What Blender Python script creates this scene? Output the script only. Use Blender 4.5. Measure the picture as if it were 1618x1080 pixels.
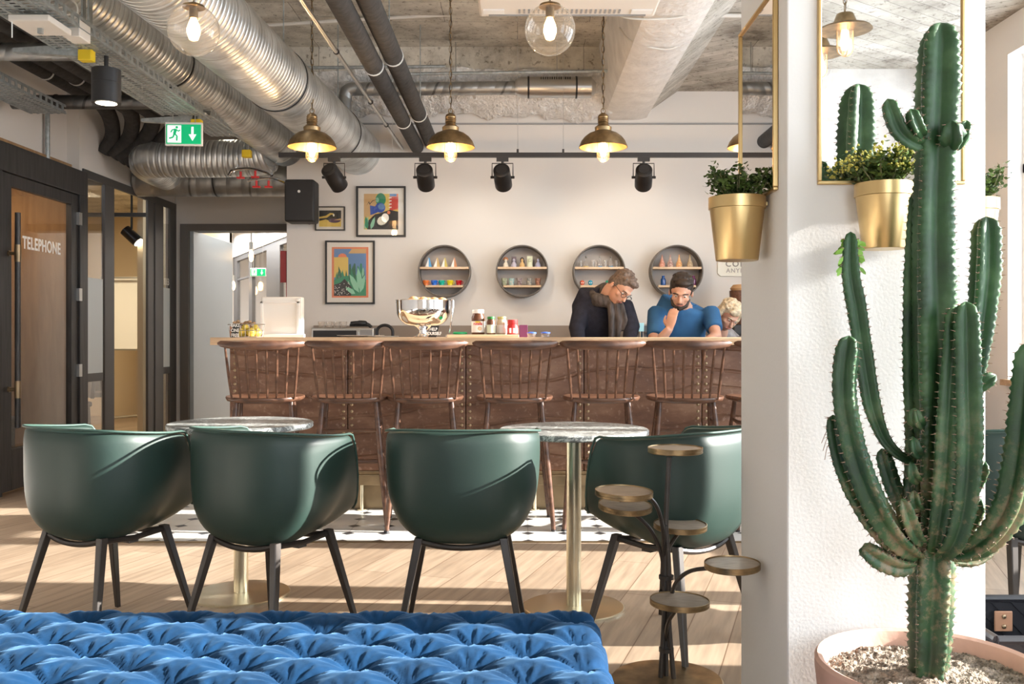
import bpy, bmesh, math, random
from mathutils import Vector, Matrix, Euler
PI = math.pi
for o in list(bpy.data.objects): bpy.data.objects.remove(o)
S = bpy.context.scene
C = S.collection
R = random.Random(7)
# ---------------------------------------------------------------- camera
F = 1475.0; H = 1.10
cam = bpy.data.cameras.new('camera'); co = bpy.data.objects.new('camera', cam); C.objects.link(co)
cam.sensor_fit = 'HORIZONTAL'; cam.sensor_width = 36.0; cam.lens = 36.0*F/1618
co.location = (0, 0, H); co.rotation_euler = (PI/2, 0, 0)
cam.shift_x = (809-820)/1618; cam.shift_y = (531-540)/1618
cam.clip_start = 0.05; cam.clip_end = 200
S.camera = co
S.view_settings.view_transform = 'Standard'; S.view_settings.look = 'None'
S.view_settings.gamma = 1; S.view_settings.use_curve_mapping = False
S.view_settings.exposure = 0.35
# ---------------------------------------------------------------- world + sun
W = bpy.data.worlds.new('world'); S.world = W; W.use_nodes = True
bg = W.node_tree.nodes['Background']; bg.inputs[0].default_value = (0.84, 0.92, 1.0, 1); bg.inputs[1].default_value = 6.5
sd = bpy.data.lights.new('sun', 'SUN'); sd.energy = 17; sd.angle = 0.009; sd.color = (1.0, 0.95, 0.88)
so = bpy.data.objects.new('sun', sd); C.objects.link(so)
so.rotation_euler = Vector((-1.0, 0.05, -0.355)).to_track_quat('-Z', 'Y').to_euler()
so.location = (8, 3, 5)
def light(kind, name, loc, energy, color=(1, 1, 1), size=0.1, target=None, portal=False, sy=None, spot=1.0):
    d = bpy.data.lights.new(name, kind); d.energy = energy; d.color = color
    if kind == 'AREA':
        d.size = size
        if sy: d.shape = 'RECTANGLE'; d.size_y = sy
        if portal: d.cycles.is_portal = True
    else:
        d.shadow_soft_size = size
        if kind == 'SPOT': d.spot_size = spot; d.spot_blend = 0.6
    o = bpy.data.objects.new(name, d); C.objects.link(o); o.location = loc
    if target is not None: o.rotation_euler = (Vector(target)-Vector(loc)).to_track_quat('-Z', 'Y').to_euler()
    return o
# windows of the room: (y0, y1) in the right wall, z from sill to head; (x0, x1) in the rear wall
SILL, HEAD = 0.80, 3.0
RW = [(2.98, 6.3), (-0.1, 2.42), (-2.5, -0.8)]
XR, YB = 3.3, -2.9
BW = [(0.1, 1.5)]
for k, (a, b) in enumerate(RW):
    light('AREA', 'window_portal', (XR+0.2, (a+b)/2, (SILL+HEAD)/2), 1, size=b-a, sy=HEAD-SILL, target=(0, (a+b)/2, (SILL+HEAD)/2), portal=True).rotation_euler = Euler((PI/2, 0, PI/2))
for a, b in BW:
    light('AREA', 'window_portal', ((a+b)/2, YB-0.2, (SILL+HEAD)/2), 1, size=b-a, sy=HEAD-SILL, portal=True).rotation_euler = Euler((PI/2, 0, 0))
# ---------------------------------------------------------------- helpers
def P(px, py, d): return Vector(((px-820)*d/F, d, H-(py-531)*d/F))
def PX(px, d): return (px-820)*d/F
def PZ(py, d): return H-(py-531)*d/F
class MB:
    def __init__(s): s.v = []; s.f = []; s.m = []; s.uv = {}; s.mi = 0
    def face(s, idx, uv=None):
        if uv: s.uv[len(s.f)] = uv
        s.f.append(tuple(idx)); s.m.append(s.mi)
    def pts(s, ps): b = len(s.v); s.v += [Vector(p) for p in ps]; return b
    def poly(s, ps): b = s.pts(ps); s.face(range(b, b+len(ps))); return s
    def box(s, c, d, rot=None):
        c = Vector(c); q = []
        for x in (-.5, .5):
            for y in (-.5, .5):
                for z in (-.5, .5):
                    p = Vector((x*d[0], y*d[1], z*d[2]))
                    if rot is not None: p = rot @ p
                    q.append(c+p)
        b = s.pts(q)
        for f in ((0, 1, 3, 2), (4, 6, 7, 5), (0, 4, 5, 1), (2, 3, 7, 6), (0, 2, 6, 4), (1, 5, 7, 3)): s.face([b+i for i in f])
        return s
    def b2(s, a, b): return s.box([(a[i]+b[i])/2 for i in range(3)], [abs(b[i]-a[i]) for i in range(3)])
    def rings(s, rings, caps=True, closed=True, vs=None):
        n = len(rings[0]); bs = [s.pts(r) for r in rings]
        for k in range(len(rings)-1):
            a, b = bs[k], bs[k+1]
            for i in range(n if closed else n-1):
                j = (i+1) % n
                uv = None
                if vs: uv = ((i/n, vs[k]), ((i+1)/n, vs[k]), ((i+1)/n, vs[k+1]), (i/n, vs[k+1]))
                s.face((a+i, a+j, b+j, b+i), uv)
        if caps: s.face([bs[0]+i for i in range(n)][::-1]); s.face([bs[-1]+i for i in range(n)])
        return s
    def tube(s, path, r, n=12, caps=True, ry=None, up=None):
        path = [Vector(p) for p in path]; m = len(path)
        rr = r if isinstance(r, (list, tuple)) else [r]*m
        T = []
        for i in range(m):
            t = path[min(i+1, m-1)]-path[max(i-1, 0)]; T.append(t.normalized())
        u = Vector(up) if up else (Vector((0, 0, 1)) if abs(T[0].z) < .9 else Vector((1, 0, 0)))
        u = (u-T[0]*u.dot(T[0])).normalized(); rings = []; vs = []; L = 0
        for i in range(m):
            u = (u-T[i]*u.dot(T[i])).normalized(); w = T[i].cross(u)
            if i: L += (path[i]-path[i-1]).length
            vs.append(L)
            rings.append([path[i]+(u*math.cos(2*PI*k/n)+w*math.sin(2*PI*k/n)*(ry or 1))*rr[i] for k in range(n)])
        return s.rings(rings, caps, True, vs)
    def lathe(s, prof, c=(0, 0, 0), n=24, rot=None, caps=True, sy=1.0):
        c = Vector(c); rings = []
        for r, z in prof:
            ring = []
            for k in range(n):
                p = Vector((max(r, 1e-4)*math.cos(2*PI*k/n), max(r, 1e-4)*sy*math.sin(2*PI*k/n), z))
                if rot is not None: p = rot @ p
                ring.append(c+p)
            rings.append(ring)
        return s.rings(rings, caps)
    def ell(s, c, r, n=16, m=10, rot=None):
        if not isinstance(r, (list, tuple, Vector)): r = (r, r, r)
        c = Vector(c); rings = []
        for i in range(m+1):
            a = -PI/2+PI*i/m
            ring = []
            for k in range(n):
                p = Vector((r[0]*max(math.cos(a), 1e-3)*math.cos(2*PI*k/n), r[1]*max(math.cos(a), 1e-3)*math.sin(2*PI*k/n), r[2]*math.sin(a)))
                if rot is not None: p = rot @ p
                ring.append(c+p)
            rings.append(ring)
        return s.rings(rings, True)
    def prism(s, poly, y0, y1):           # polygon in x,z extruded along y
        a = s.pts([(x, y0, z) for x, z in poly]); b = s.pts([(x, y1, z) for x, z in poly]); n = len(poly)
        s.face(range(a, a+n)); s.face([b+i for i in range(n)][::-1])
        for i in range(n): j = (i+1) % n; s.face((a+i, b+i, b+j, a+j))
        return s
    def build(s, name, mat, parent=None, smooth=True, world=False, bevel=0, mods=(), loc=None, ang=0.6):
        me = bpy.data.meshes.new(name)
        off = Vector((0, 0, 0))
        if world and parent is not None:
            off = Vector(parent.location)
            if parent.parent is not None: off = off+Vector(parent.parent.location)
        me.from_pydata([v-off for v in s.v], [], s.f)
        for m in (mat if isinstance(mat, (list, tuple)) else [mat]): me.materials.append(m)
        if isinstance(mat, (list, tuple)):
            me.polygons.foreach_set('material_index', s.m)
        if s.uv:
            ul = me.uv_layers.new(name='UVMap')
            for fi, uv in s.uv.items():
                for li, c in zip(me.polygons[fi].loop_indices, uv): ul.data[li].uv = c
        bm = bmesh.new(); bm.from_mesh(me); bmesh.ops.recalc_face_normals(bm, faces=bm.faces); bm.to_mesh(me); bm.free()
        if smooth:
            me.shade_smooth(); me.set_sharp_from_angle(angle=ang)
        o = bpy.data.objects.new(name, me); C.objects.link(o)
        if loc is not None: o.location = loc
        if parent is not None: o.parent = parent
        if bevel:
            b = o.modifiers.new('bevel', 'BEVEL'); b.width = bevel; b.segments = 2; b.limit_method = 'ANGLE'; b.angle_limit = 0.7
        for k, kw in mods:
            md = o.modifiers.new(k.lower(), k)
            for a, v in kw.items(): setattr(md, a, v)
        return o
def tag(o, label, cat, group=None, kind=None):
    if label: o['label'] = label
    if cat: o['category'] = cat
    if group: o['group'] = group
    if kind: o['kind'] = kind
    return o
def thing(name, label, cat, loc=(0, 0, 0), rz=0, group=None):
    o = bpy.data.objects.new(name, None); C.objects.link(o); o.location = loc; o.rotation_euler = (0, 0, rz)
    o.empty_display_size = .05
    return tag(o, label, cat, group)
def struct(name, mb, mat, bevel=0, smooth=False):
    o = mb.build(name, mat, smooth=smooth, bevel=bevel); o['kind'] = 'structure'; return o
def dup(root, loc, rz, label=None, group=None, scale=None):
    r = root.copy(); C.objects.link(r); r.location = loc; r.rotation_euler = (0, 0, rz)
    if scale: r.scale = scale
    if label: r['label'] = label
    if group: r['group'] = group
    def rec(a, b):
        for ch in list(a.children):
            c = ch.copy(); C.objects.link(c); c.parent = b; rec(ch, c)
    rec(root, r)
    return r
def text(body, size, mat, name='lettering', parent=None, loc=(0, 0, 0), rot=(PI/2, 0, 0), depth=.001, align='CENTER', sx=1.0, sp=1.0, bold=0):
    cu = bpy.data.curves.new('t', 'FONT'); cu.body = body; cu.size = size; cu.extrude = depth; cu.align_x = align; cu.align_y = 'CENTER'
    cu.space_character = sp; cu.offset = bold; cu.resolution_u = 3
    t = bpy.data.objects.new('t', cu); C.objects.link(t)
    bpy.context.view_layer.update()
    me = bpy.data.meshes.new_from_object(t.evaluated_get(bpy.context.evaluated_depsgraph_get()))
    bpy.data.objects.remove(t)
    me.materials.clear(); me.materials.append(mat)
    o = bpy.data.objects.new(name, me); C.objects.link(o)
    if parent is not None: o.parent = parent
    o.location = loc; o.rotation_euler = rot; o.scale = (sx, 1, 1)
    return o
def smoothpath(pts, n=6):
    pts = [Vector(p) for p in pts]; out = []
    for i in range(len(pts)-1):
        p0 = pts[max(i-1, 0)]; p1 = pts[i]; p2 = pts[i+1]; p3 = pts[min(i+2, len(pts)-1)]
        for k in range(n):
            t = k/n
            out.append(0.5*((2*p1)+(p2-p0)*t+(2*p0-5*p1+4*p2-p3)*t*t+(3*p1-p0-3*p2+p3)*t**3))
    out.append(pts[-1]); return out
# ---------------------------------------------------------------- materials
def newmat(name):
    m = bpy.data.materials.new(name); m.use_nodes = True
    nt = m.node_tree; return m, nt, nt.nodes['Principled BSDF']
def mat(name, col, rough=.5, metal=0., **kw):
    """plain principled with optional noise variation: var, vscale, bump, bscale"""
    m, nt, p = newmat(name); N = nt.nodes; L = nt.links
    p.inputs['Base Color'].default_value = (*col, 1); p.inputs['Roughness'].default_value = rough; p.inputs['Metallic'].default_value = metal
    for k, v in kw.items():
        if k in ('Emission Strength', 'Transmission Weight', 'Coat Weight', 'Coat Roughness', 'Sheen Weight', 'Sheen Roughness', 'IOR', 'Alpha', 'Subsurface Weight', 'Subsurface Scale', 'Specular IOR Level', 'Anisotropic'):
            p.inputs[k].default_value = v
        if k == 'emit': p.inputs['Emission Color'].default_value = (*v, 1)
        if k == 'sheen': p.inputs['Sheen Tint'].default_value = (*v, 1)
        if k == 'sss': p.inputs['Subsurface Radius'].default_value = v
    if kw.get('var') or kw.get('bump'):
        g = N.new('ShaderNodeNewGeometry' if kw.get('world') else 'ShaderNodeTexCoord')
        src = g.outputs['Position'] if kw.get('world') else g.outputs['Object']
        mp = N.new('ShaderNodeMapping'); mp.inputs['Scale'].default_value = kw.get('stretch', (1, 1, 1)); L.new(src, mp.inputs[0])
    if kw.get('var'):
        n = N.new('ShaderNodeTexNoise'); n.inputs['Scale'].default_value = kw.get('vscale', 8); n.inputs['Detail'].default_value = 6
        L.new(mp.outputs[0], n.inputs['Vector'])
        r = N.new('ShaderNodeValToRGB'); v = kw['var']; c2 = kw.get('col2')
        r.color_ramp.elements[0].position = .3; r.color_ramp.elements[1].position = .7
        r.color_ramp.elements[0].color = (*[c*(1-v) for c in col], 1)
        r.color_ramp.elements[1].color = (*(c2 if c2 else [min(1, c*(1+v)) for c in col]), 1)
        L.new(n.outputs['Fac'], r.inputs[0]); L.new(r.outputs[0], p.inputs['Base Color'])
    if kw.get('bump'):
        n = N.new('ShaderNodeTexNoise'); n.inputs['Scale'].default_value = kw.get('bscale', 60); n.inputs['Detail'].default_value = 4
        L.new(mp.outputs[0], n.inputs['Vector'])
        b = N.new('ShaderNodeBump'); b.inputs['Strength'].default_value = kw['bump']; b.inputs['Distance'].default_value = kw.get('bdist', .01)
        L.new(n.outputs['Fac'], b.inputs['Height']); L.new(b.outputs[0], p.inputs['Normal'])
    return m
def nd(nt, t, **kw):
    n = nt.nodes.new(t)
    for k, v in kw.items():
        if k.startswith('i_'): n.inputs[k[2:]].default_value = v
        else: setattr(n, k, v)
    return n
def ramp(nt, stops):
    r = nt.nodes.new('ShaderNodeValToRGB'); e = r.color_ramp.elements
    while len(e) < len(stops): e.new(.5)
    for k, (p, c) in enumerate(stops): e[k].position = p; e[k].color = (*c, 1)
    return r
def math_(nt, op, a, b=None, c=None):
    n = nt.nodes.new('ShaderNodeMath'); n.operation = op
    for i, x in enumerate((a, b, c)):
        if x is None: continue
        if isinstance(x, (int, float)): n.inputs[i].default_value = x
        else: nt.links.new(x, n.inputs[i])
    return n.outputs[0]
def floor_mat():
    m, nt, p = newmat('oak planks'); L = nt.links
    g = nd(nt, 'ShaderNodeNewGeometry'); mp = nd(nt, 'ShaderNodeMapping'); mp.inputs['Rotation'].default_value = (0, 0, -math.radians(72))
    L.new(g.outputs['Position'], mp.inputs[0])
    br = nd(nt, 'ShaderNodeTexBrick'); br.offset = .37; br.inputs['Scale'].default_value = 1
    br.inputs['Brick Width'].default_value = 1.5; br.inputs['Row Height'].default_value = .16; br.inputs['Mortar Size'].default_value = .0022
    br.inputs['Color1'].default_value = (.35, .265, .19, 1); br.inputs['Color2'].default_value = (.44, .345, .255, 1); br.inputs['Mortar'].default_value = (.19, .12, .075, 1)
    br.inputs['Bias'].default_value = .0
    L.new(mp.outputs[0], br.inputs['Vector'])
    m2 = nd(nt, 'ShaderNodeMapping'); m2.inputs['Scale'].default_value = (1.2, 14, 1); L.new(mp.outputs[0], m2.inputs[0])
    n = nd(nt, 'ShaderNodeTexNoise', i_Scale=2.5, i_Detail=7.0); L.new(m2.outputs[0], n.inputs['Vector'])
    r = ramp(nt, [(.3, (.72, .70, .68)), (.7, (1.12, 1.1, 1.08))]); L.new(n.outputs['Fac'], r.inputs[0])
    mx = nd(nt, 'ShaderNodeMixRGB', blend_type='MULTIPLY'); mx.inputs[0].default_value = 1
    L.new(br.outputs['Color'], mx.inputs[1]); L.new(r.outputs[0], mx.inputs[2]); L.new(mx.outputs[0], p.inputs['Base Color'])
    p.inputs['Roughness'].default_value = .42
    b = nd(nt, 'ShaderNodeBump', i_Strength=.25, i_Distance=.004); L.new(br.outputs['Fac'], b.inputs['Height']); b.invert = True; L.new(b.outputs[0], p.inputs['Normal'])
    return m
def tile_mat():
    m, nt, p = newmat('octagon tiles'); L = nt.links
    g = nd(nt, 'ShaderNodeNewGeometry'); sp = nd(nt, 'ShaderNodeSeparateXYZ'); L.new(g.outputs['Position'], sp.inputs[0])
    def frac(o, off):
        a = math_(nt, 'ADD', o, 100+off); a = math_(nt, 'DIVIDE', a, .2); a = math_(nt, 'FRACT', a); a = math_(nt, 'SUBTRACT', a, .5); return math_(nt, 'ABSOLUTE', a)
    ax = frac(sp.outputs['X'], .05); ay = frac(sp.outputs['Y'], .11)
    s = math_(nt, 'ADD', ax, ay); dot = math_(nt, 'LESS_THAN', s, .19); ring = math_(nt, 'LESS_THAN', s, .205)
    gx = math_(nt, 'LESS_THAN', ax, .009); gy = math_(nt, 'LESS_THAN', ay, .009); gr = math_(nt, 'MAXIMUM', gx, gy); gr = math_(nt, 'MAXIMUM', gr, ring)
    n = nd(nt, 'ShaderNodeTexNoise', i_Scale=3.0, i_Detail=3.0); L.new(g.outputs['Position'], n.inputs['Vector'])
    r = ramp(nt, [(.3, (.62, .61, .58)), (.7, (.72, .71, .68))]); L.new(n.outputs['Fac'], r.inputs[0])
    a = nd(nt, 'ShaderNodeMixRGB'); L.new(gr, a.inputs[0]); L.new(r.outputs[0], a.inputs[1]); a.inputs[2].default_value = (.36, .35, .33, 1)
    b = nd(nt, 'ShaderNodeMixRGB'); L.new(dot, b.inputs[0]); L.new(a.outputs[0], b.inputs[1]); b.inputs[2].default_value = (.03, .03, .035, 1)
    L.new(b.outputs[0], p.inputs['Base Color']); p.inputs['Roughness'].default_value = .3
    return m
def concrete_mat(name, rot, lo, hi, bw=1.6, rh=.13, ms=.0026):
    m, nt, p = newmat(name); L = nt.links
    g = nd(nt, 'ShaderNodeNewGeometry'); mp = nd(nt, 'ShaderNodeMapping'); mp.inputs['Rotation'].default_value = (0, 0, rot); L.new(g.outputs['Position'], mp.inputs[0])
    br = nd(nt, 'ShaderNodeTexBrick'); br.offset = .5; br.inputs['Scale'].default_value = 1
    br.inputs['Brick Width'].default_value = bw; br.inputs['Row Height'].default_value = rh; br.inputs['Mortar Size'].default_value = ms; br.inputs['Mortar Smooth'].default_value = .4
    br.inputs['Color1'].default_value = (*lo, 1); br.inputs['Color2'].default_value = (*hi, 1); br.inputs['Mortar'].default_value = (*[c*.35 for c in lo], 1)
    nz = nd(nt, 'ShaderNodeTexNoise', i_Scale=3.0, i_Detail=2.0); L.new(mp.outputs[0], nz.inputs['Vector'])
    vm = nd(nt, 'ShaderNodeMixRGB', blend_type='ADD'); vm.inputs[0].default_value = .025; L.new(mp.outputs[0], vm.inputs[1]); L.new(nz.outputs['Color'], vm.inputs[2])
    L.new(vm.outputs[0], br.inputs['Vector'])
    n = nd(nt, 'ShaderNodeTexNoise', i_Scale=2.2, i_Detail=9.0, i_Roughness=.68); L.new(mp.outputs[0], n.inputs['Vector'])
    r = ramp(nt, [(.34, (.48, .45, .41)), (.45, (.82, .80, .76)), (.6, (1.08, 1.07, 1.03)), (.72, (1.2, 1.2, 1.18))]); L.new(n.outputs['Fac'], r.inputs[0])
    mx = nd(nt, 'ShaderNodeMixRGB', blend_type='MULTIPLY'); mx.inputs[0].default_value = 1; L.new(br.outputs['Color'], mx.inputs[1]); L.new(r.outputs[0], mx.inputs[2])
    n2 = nd(nt, 'ShaderNodeTexNoise', i_Scale=26.0, i_Detail=6.0, i_Roughness=.7); L.new(mp.outputs[0], n2.inputs['Vector'])
    r2 = ramp(nt, [(.36, (.3, .27, .23)), (.44, (1, 1, 1))]); L.new(n2.outputs['Fac'], r2.inputs[0])
    m3 = nd(nt, 'ShaderNodeMixRGB', blend_type='MULTIPLY'); m3.inputs[0].default_value = .75; L.new(mx.outputs[0], m3.inputs[1]); L.new(r2.outputs[0], m3.inputs[2])
    L.new(m3.outputs[0], p.inputs['Base Color']); p.inputs['Roughness'].default_value = .9
    b = nd(nt, 'ShaderNodeBump', i_Strength=.5, i_Distance=.01); L.new(n2.outputs['Fac'], b.inputs['Height'])
    b2 = nd(nt, 'ShaderNodeBump', i_Strength=.6, i_Distance=.008); b2.invert = True; L.new(br.outputs['Fac'], b2.inputs['Height']); L.new(b.outputs[0], b2.inputs['Normal']); L.new(b2.outputs[0], p.inputs['Normal'])
    return m
def duct_mat(name='galvanised duct', pitch=.045, col=(.72, .76, .78), rough=.28):
    m, nt, p = newmat(name); L = nt.links
    uv = nd(nt, 'ShaderNodeTexCoord'); sp = nd(nt, 'ShaderNodeSeparateXYZ'); L.new(uv.outputs['UV'], sp.inputs[0])
    a = math_(nt, 'DIVIDE', sp.outputs['Y'], pitch); a = math_(nt, 'ADD', a, sp.outputs['X']); fr = math_(nt, 'FRACT', a)
    c = math_(nt, 'SUBTRACT', fr, .5); c = math_(nt, 'ABSOLUTE', c)
    hgt = math_(nt, 'SMOOTH_MIN', math_(nt, 'MULTIPLY', c, 3.0), .8, .3)
    a3 = math_(nt, 'DIVIDE', a, 4.0); f3 = math_(nt, 'FRACT', a3); seam = math_(nt, 'LESS_THAN', f3, .035)
    n = nd(nt, 'ShaderNodeTexNoise', i_Scale=7.0, i_Detail=5.0); L.new(uv.outputs['Object'], n.inputs['Vector'])
    r = ramp(nt, [(.3, tuple(x*.72 for x in col)), (.7, tuple(min(1, x*1.15) for x in col))]); L.new(n.outputs['Fac'], r.inputs[0])
    mx = nd(nt, 'ShaderNodeMixRGB'); L.new(seam, mx.inputs[0]); L.new(r.outputs[0], mx.inputs[1]); mx.inputs[2].default_value = (*[x*.45 for x in col], 1)
    L.new(mx.outputs[0], p.inputs['Base Color']); p.inputs['Metallic'].default_value = .82
    rr = nd(nt, 'ShaderNodeMapRange'); rr.inputs['To Min'].default_value = rough; rr.inputs['To Max'].default_value = rough+.2; L.new(n.outputs['Fac'], rr.inputs[0]); L.new(rr.outputs[0], p.inputs['Roughness'])
    b = nd(nt, 'ShaderNodeBump', i_Strength=.9, i_Distance=.007); L.new(hgt, b.inputs['Height']); L.new(b.outputs[0], p.inputs['Normal'])
    return m
def leather_mat():
    m, nt, p = newmat('aged brown leather'); L = nt.links
    g = nd(nt, 'ShaderNodeNewGeometry'); mp = nd(nt, 'ShaderNodeMapping'); mp.inputs['Scale'].default_value = (1, 1, 2.6); mp.inputs['Rotation'].default_value = (0, .12, 0); L.new(g.outputs['Position'], mp.inputs[0])
    n = nd(nt, 'ShaderNodeTexNoise', i_Scale=3.5, i_Detail=7.0, i_Roughness=.65); L.new(mp.outputs[0], n.inputs['Vector'])
    r = ramp(nt, [(.3, (.085, .036, .020)), (.5, (.165, .078, .044)), (.72, (.28, .16, .10))]); L.new(n.outputs['Fac'], r.inputs[0])
    v = nd(nt, 'ShaderNodeTexVoronoi', i_Scale=16.0); v.feature = 'DISTANCE_TO_EDGE'
    L.new(g.outputs['Position'], v.inputs['Vector'])
    sc = nd(nt, 'ShaderNodeTexNoise', i_Scale=38.0, i_Detail=4.0); L.new(g.outputs['Position'], sc.inputs['Vector'])
    rs = ramp(nt, [(.60, (0, 0, 0)), (.68, (1, 1, 1))]); L.new(sc.outputs['Fac'], rs.inputs[0])
    mx = nd(nt, 'ShaderNodeMixRGB'); L.new(math_(nt, 'MULTIPLY', rs.outputs[0], .35), mx.inputs[0]); L.new(r.outputs[0], mx.inputs[1]); mx.inputs[2].default_value = (.42, .29, .22, 1)
    L.new(mx.outputs[0], p.inputs['Base Color']); p.inputs['Roughness'].default_value = .45
    w = nd(nt, 'ShaderNodeTexWave', i_Scale=.75, i_Distortion=9.0, i_Detail=3.0); w.bands_direction = 'Z'; w.inputs['Detail Scale'].default_value = 1.2
    L.new(mp.outputs[0], w.inputs['Vector'])
    rw = ramp(nt, [(0, (0, 0, 0)), (.09, (1, 1, 1))]); L.new(w.outputs['Fac'], rw.inputs[0])
    b = nd(nt, 'ShaderNodeBump', i_Strength=.7, i_Distance=.012); L.new(rw.outputs[0], b.inputs['Height'])
    b2 = nd(nt, 'ShaderNodeBump', i_Strength=.3, i_Distance=.01); L.new(n.outputs['Fac'], b2.inputs['Height']); L.new(b.outputs[0], b2.inputs['Normal']); L.new(b2.outputs[0], p.inputs['Normal'])
    return m
def wood_mat(name, lo, hi, rough=.45, axis=(1, 12, 12), scale=3):
    m, nt, p = newmat(name); L = nt.links
    g = nd(nt, 'ShaderNodeTexCoord'); mp = nd(nt, 'ShaderNodeMapping'); mp.inputs['Scale'].default_value = axis; L.new(g.outputs['Object'], mp.inputs[0])
    n = nd(nt, 'ShaderNodeTexNoise', i_Scale=scale, i_Detail=6.0, i_Distortion=.6); L.new(mp.outputs[0], n.inputs['Vector'])
    r = ramp(nt, [(.32, lo), (.68, hi)]); L.new(n.outputs['Fac'], r.inputs[0]); L.new(r.outputs[0], p.inputs['Base Color']); p.inputs['Roughness'].default_value = rough
    b = nd(nt, 'ShaderNodeBump', i_Strength=.12, i_Distance=.003); L.new(n.outputs['Fac'], b.inputs['Height']); L.new(b.outputs[0], p.inputs['Normal'])
    return m
def marble_mat():
    m, nt, p = newmat('veined grey marble'); L = nt.links
    g = nd(nt, 'ShaderNodeTexCoord')
    n = nd(nt, 'ShaderNodeTexNoise', i_Scale=5.0, i_Detail=9.0, i_Roughness=.7, i_Distortion=2.2); L.new(g.outputs['Object'], n.inputs['Vector'])
    c = math_(nt, 'ABSOLUTE', math_(nt, 'SUBTRACT', n.outputs['Fac'], .5))
    r = ramp(nt, [(0, (.70, .72, .70)), (.02, (.34, .36, .35)), (.06, (.11, .12, .12)), (.13, (.30, .31, .30)), (.25, (.06, .07, .075))]); L.new(c, r.inputs[0])
    L.new(r.outputs[0], p.inputs['Base Color']); p.inputs['Roughness'].default_value = .3; p.inputs['Specular IOR Level'].default_value = .3
    return m
def cactus_mat():
    m, nt, p = newmat('cactus skin'); L = nt.links
    g = nd(nt, 'ShaderNodeNewGeometry'); n = nd(nt, 'ShaderNodeTexNoise', i_Scale=9.0, i_Detail=5.0); L.new(g.outputs['Position'], n.inputs['Vector'])
    r = ramp(nt, [(.3, (.014, .042, .018)), (.52, (.028, .085, .030)), (.74, (.10, .19, .09))]); L.new(n.outputs['Fac'], r.inputs[0])
    sp = nd(nt, 'ShaderNodeSeparateXYZ'); L.new(g.outputs['Position'], sp.inputs[0])
    n2 = nd(nt, 'ShaderNodeTexNoise', i_Scale=40.0, i_Detail=5.0, i_Roughness=.7); L.new(g.outputs['Position'], n2.inputs['Vector'])
    h = nd(nt, 'ShaderNodeMapRange'); h.inputs['From Min'].default_value = .68; h.inputs['From Max'].default_value = .98; h.inputs['To Min'].default_value = 1; h.inputs['To Max'].default_value = 0
    L.new(sp.outputs['Z'], h.inputs[0])
    k = math_(nt, 'ADD', n2.outputs['Fac'], math_(nt, 'MULTIPLY', n.outputs['Fac'], .7)); k = math_(nt, 'SUBTRACT', k, .82); k = math_(nt, 'MULTIPLY', k, 5.0); k = math_(nt, 'MULTIPLY', k, h.outputs[0])
    kc = math_(nt, 'MINIMUM', math_(nt, 'MAXIMUM', k, 0), .85)
    mx = nd(nt, 'ShaderNodeMixRGB'); L.new(kc, mx.inputs[0]); L.new(r.outputs[0], mx.inputs[1]); mx.inputs[2].default_value = (.23, .17, .10, 1)
    L.new(mx.outputs[0], p.inputs['Base Color']); p.inputs['Roughness'].default_value = .5
    p.inputs['Subsurface Weight'].default_value = .25; p.inputs['Subsurface Radius'].default_value = (.25, 1, .12); p.inputs['Subsurface Scale'].default_value = .015
    b = nd(nt, 'ShaderNodeBump', i_Strength=.35, i_Distance=.004); L.new(n2.outputs['Fac'], b.inputs['Height']); L.new(b.outputs[0], p.inputs['Normal'])
    return m
def glass_mat(name, col=(1, 1, 1), refl=.08, op=.0, rough=0.02):
    """thin pane: transparent + glossy by a constant share, optional tint"""
    m = bpy.data.materials.new(name); m.use_nodes = True; nt = m.node_tree; nt.nodes.clear(); L = nt.links
    o = nd(nt, 'ShaderNodeOutputMaterial'); t = nd(nt, 'ShaderNodeBsdfTransparent'); t.inputs[0].default_value = (*col, 1)
    g = nd(nt, 'ShaderNodeBsdfGlossy'); g.inputs['Roughness'].default_value = rough
    f = nd(nt, 'ShaderNodeLayerWeight', i_Blend=.5); k = math_(nt, 'ADD', math_(nt, 'MULTIPLY', math_(nt, 'POWER', f.outputs['Facing'], 2.6), .7), refl)
    mx = nd(nt, 'ShaderNodeMixShader'); L.new(k, mx.inputs[0]); L.new(t.outputs[0], mx.inputs[1]); L.new(g.outputs[0], mx.inputs[2])
    if op > 0:
        df = nd(nt, 'ShaderNodeBsdfDiffuse'); df.inputs[0].default_value = (.8, .84, .84, 1); m2 = nd(nt, 'ShaderNodeMixShader'); m2.inputs[0].default_value = op
        L.new(mx.outputs[0], m2.inputs[1]); L.new(df.outputs[0], m2.inputs[2]); L.new(m2.outputs[0], o.inputs[0])
    else: L.new(mx.outputs[0], o.inputs[0])
    return m
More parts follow.
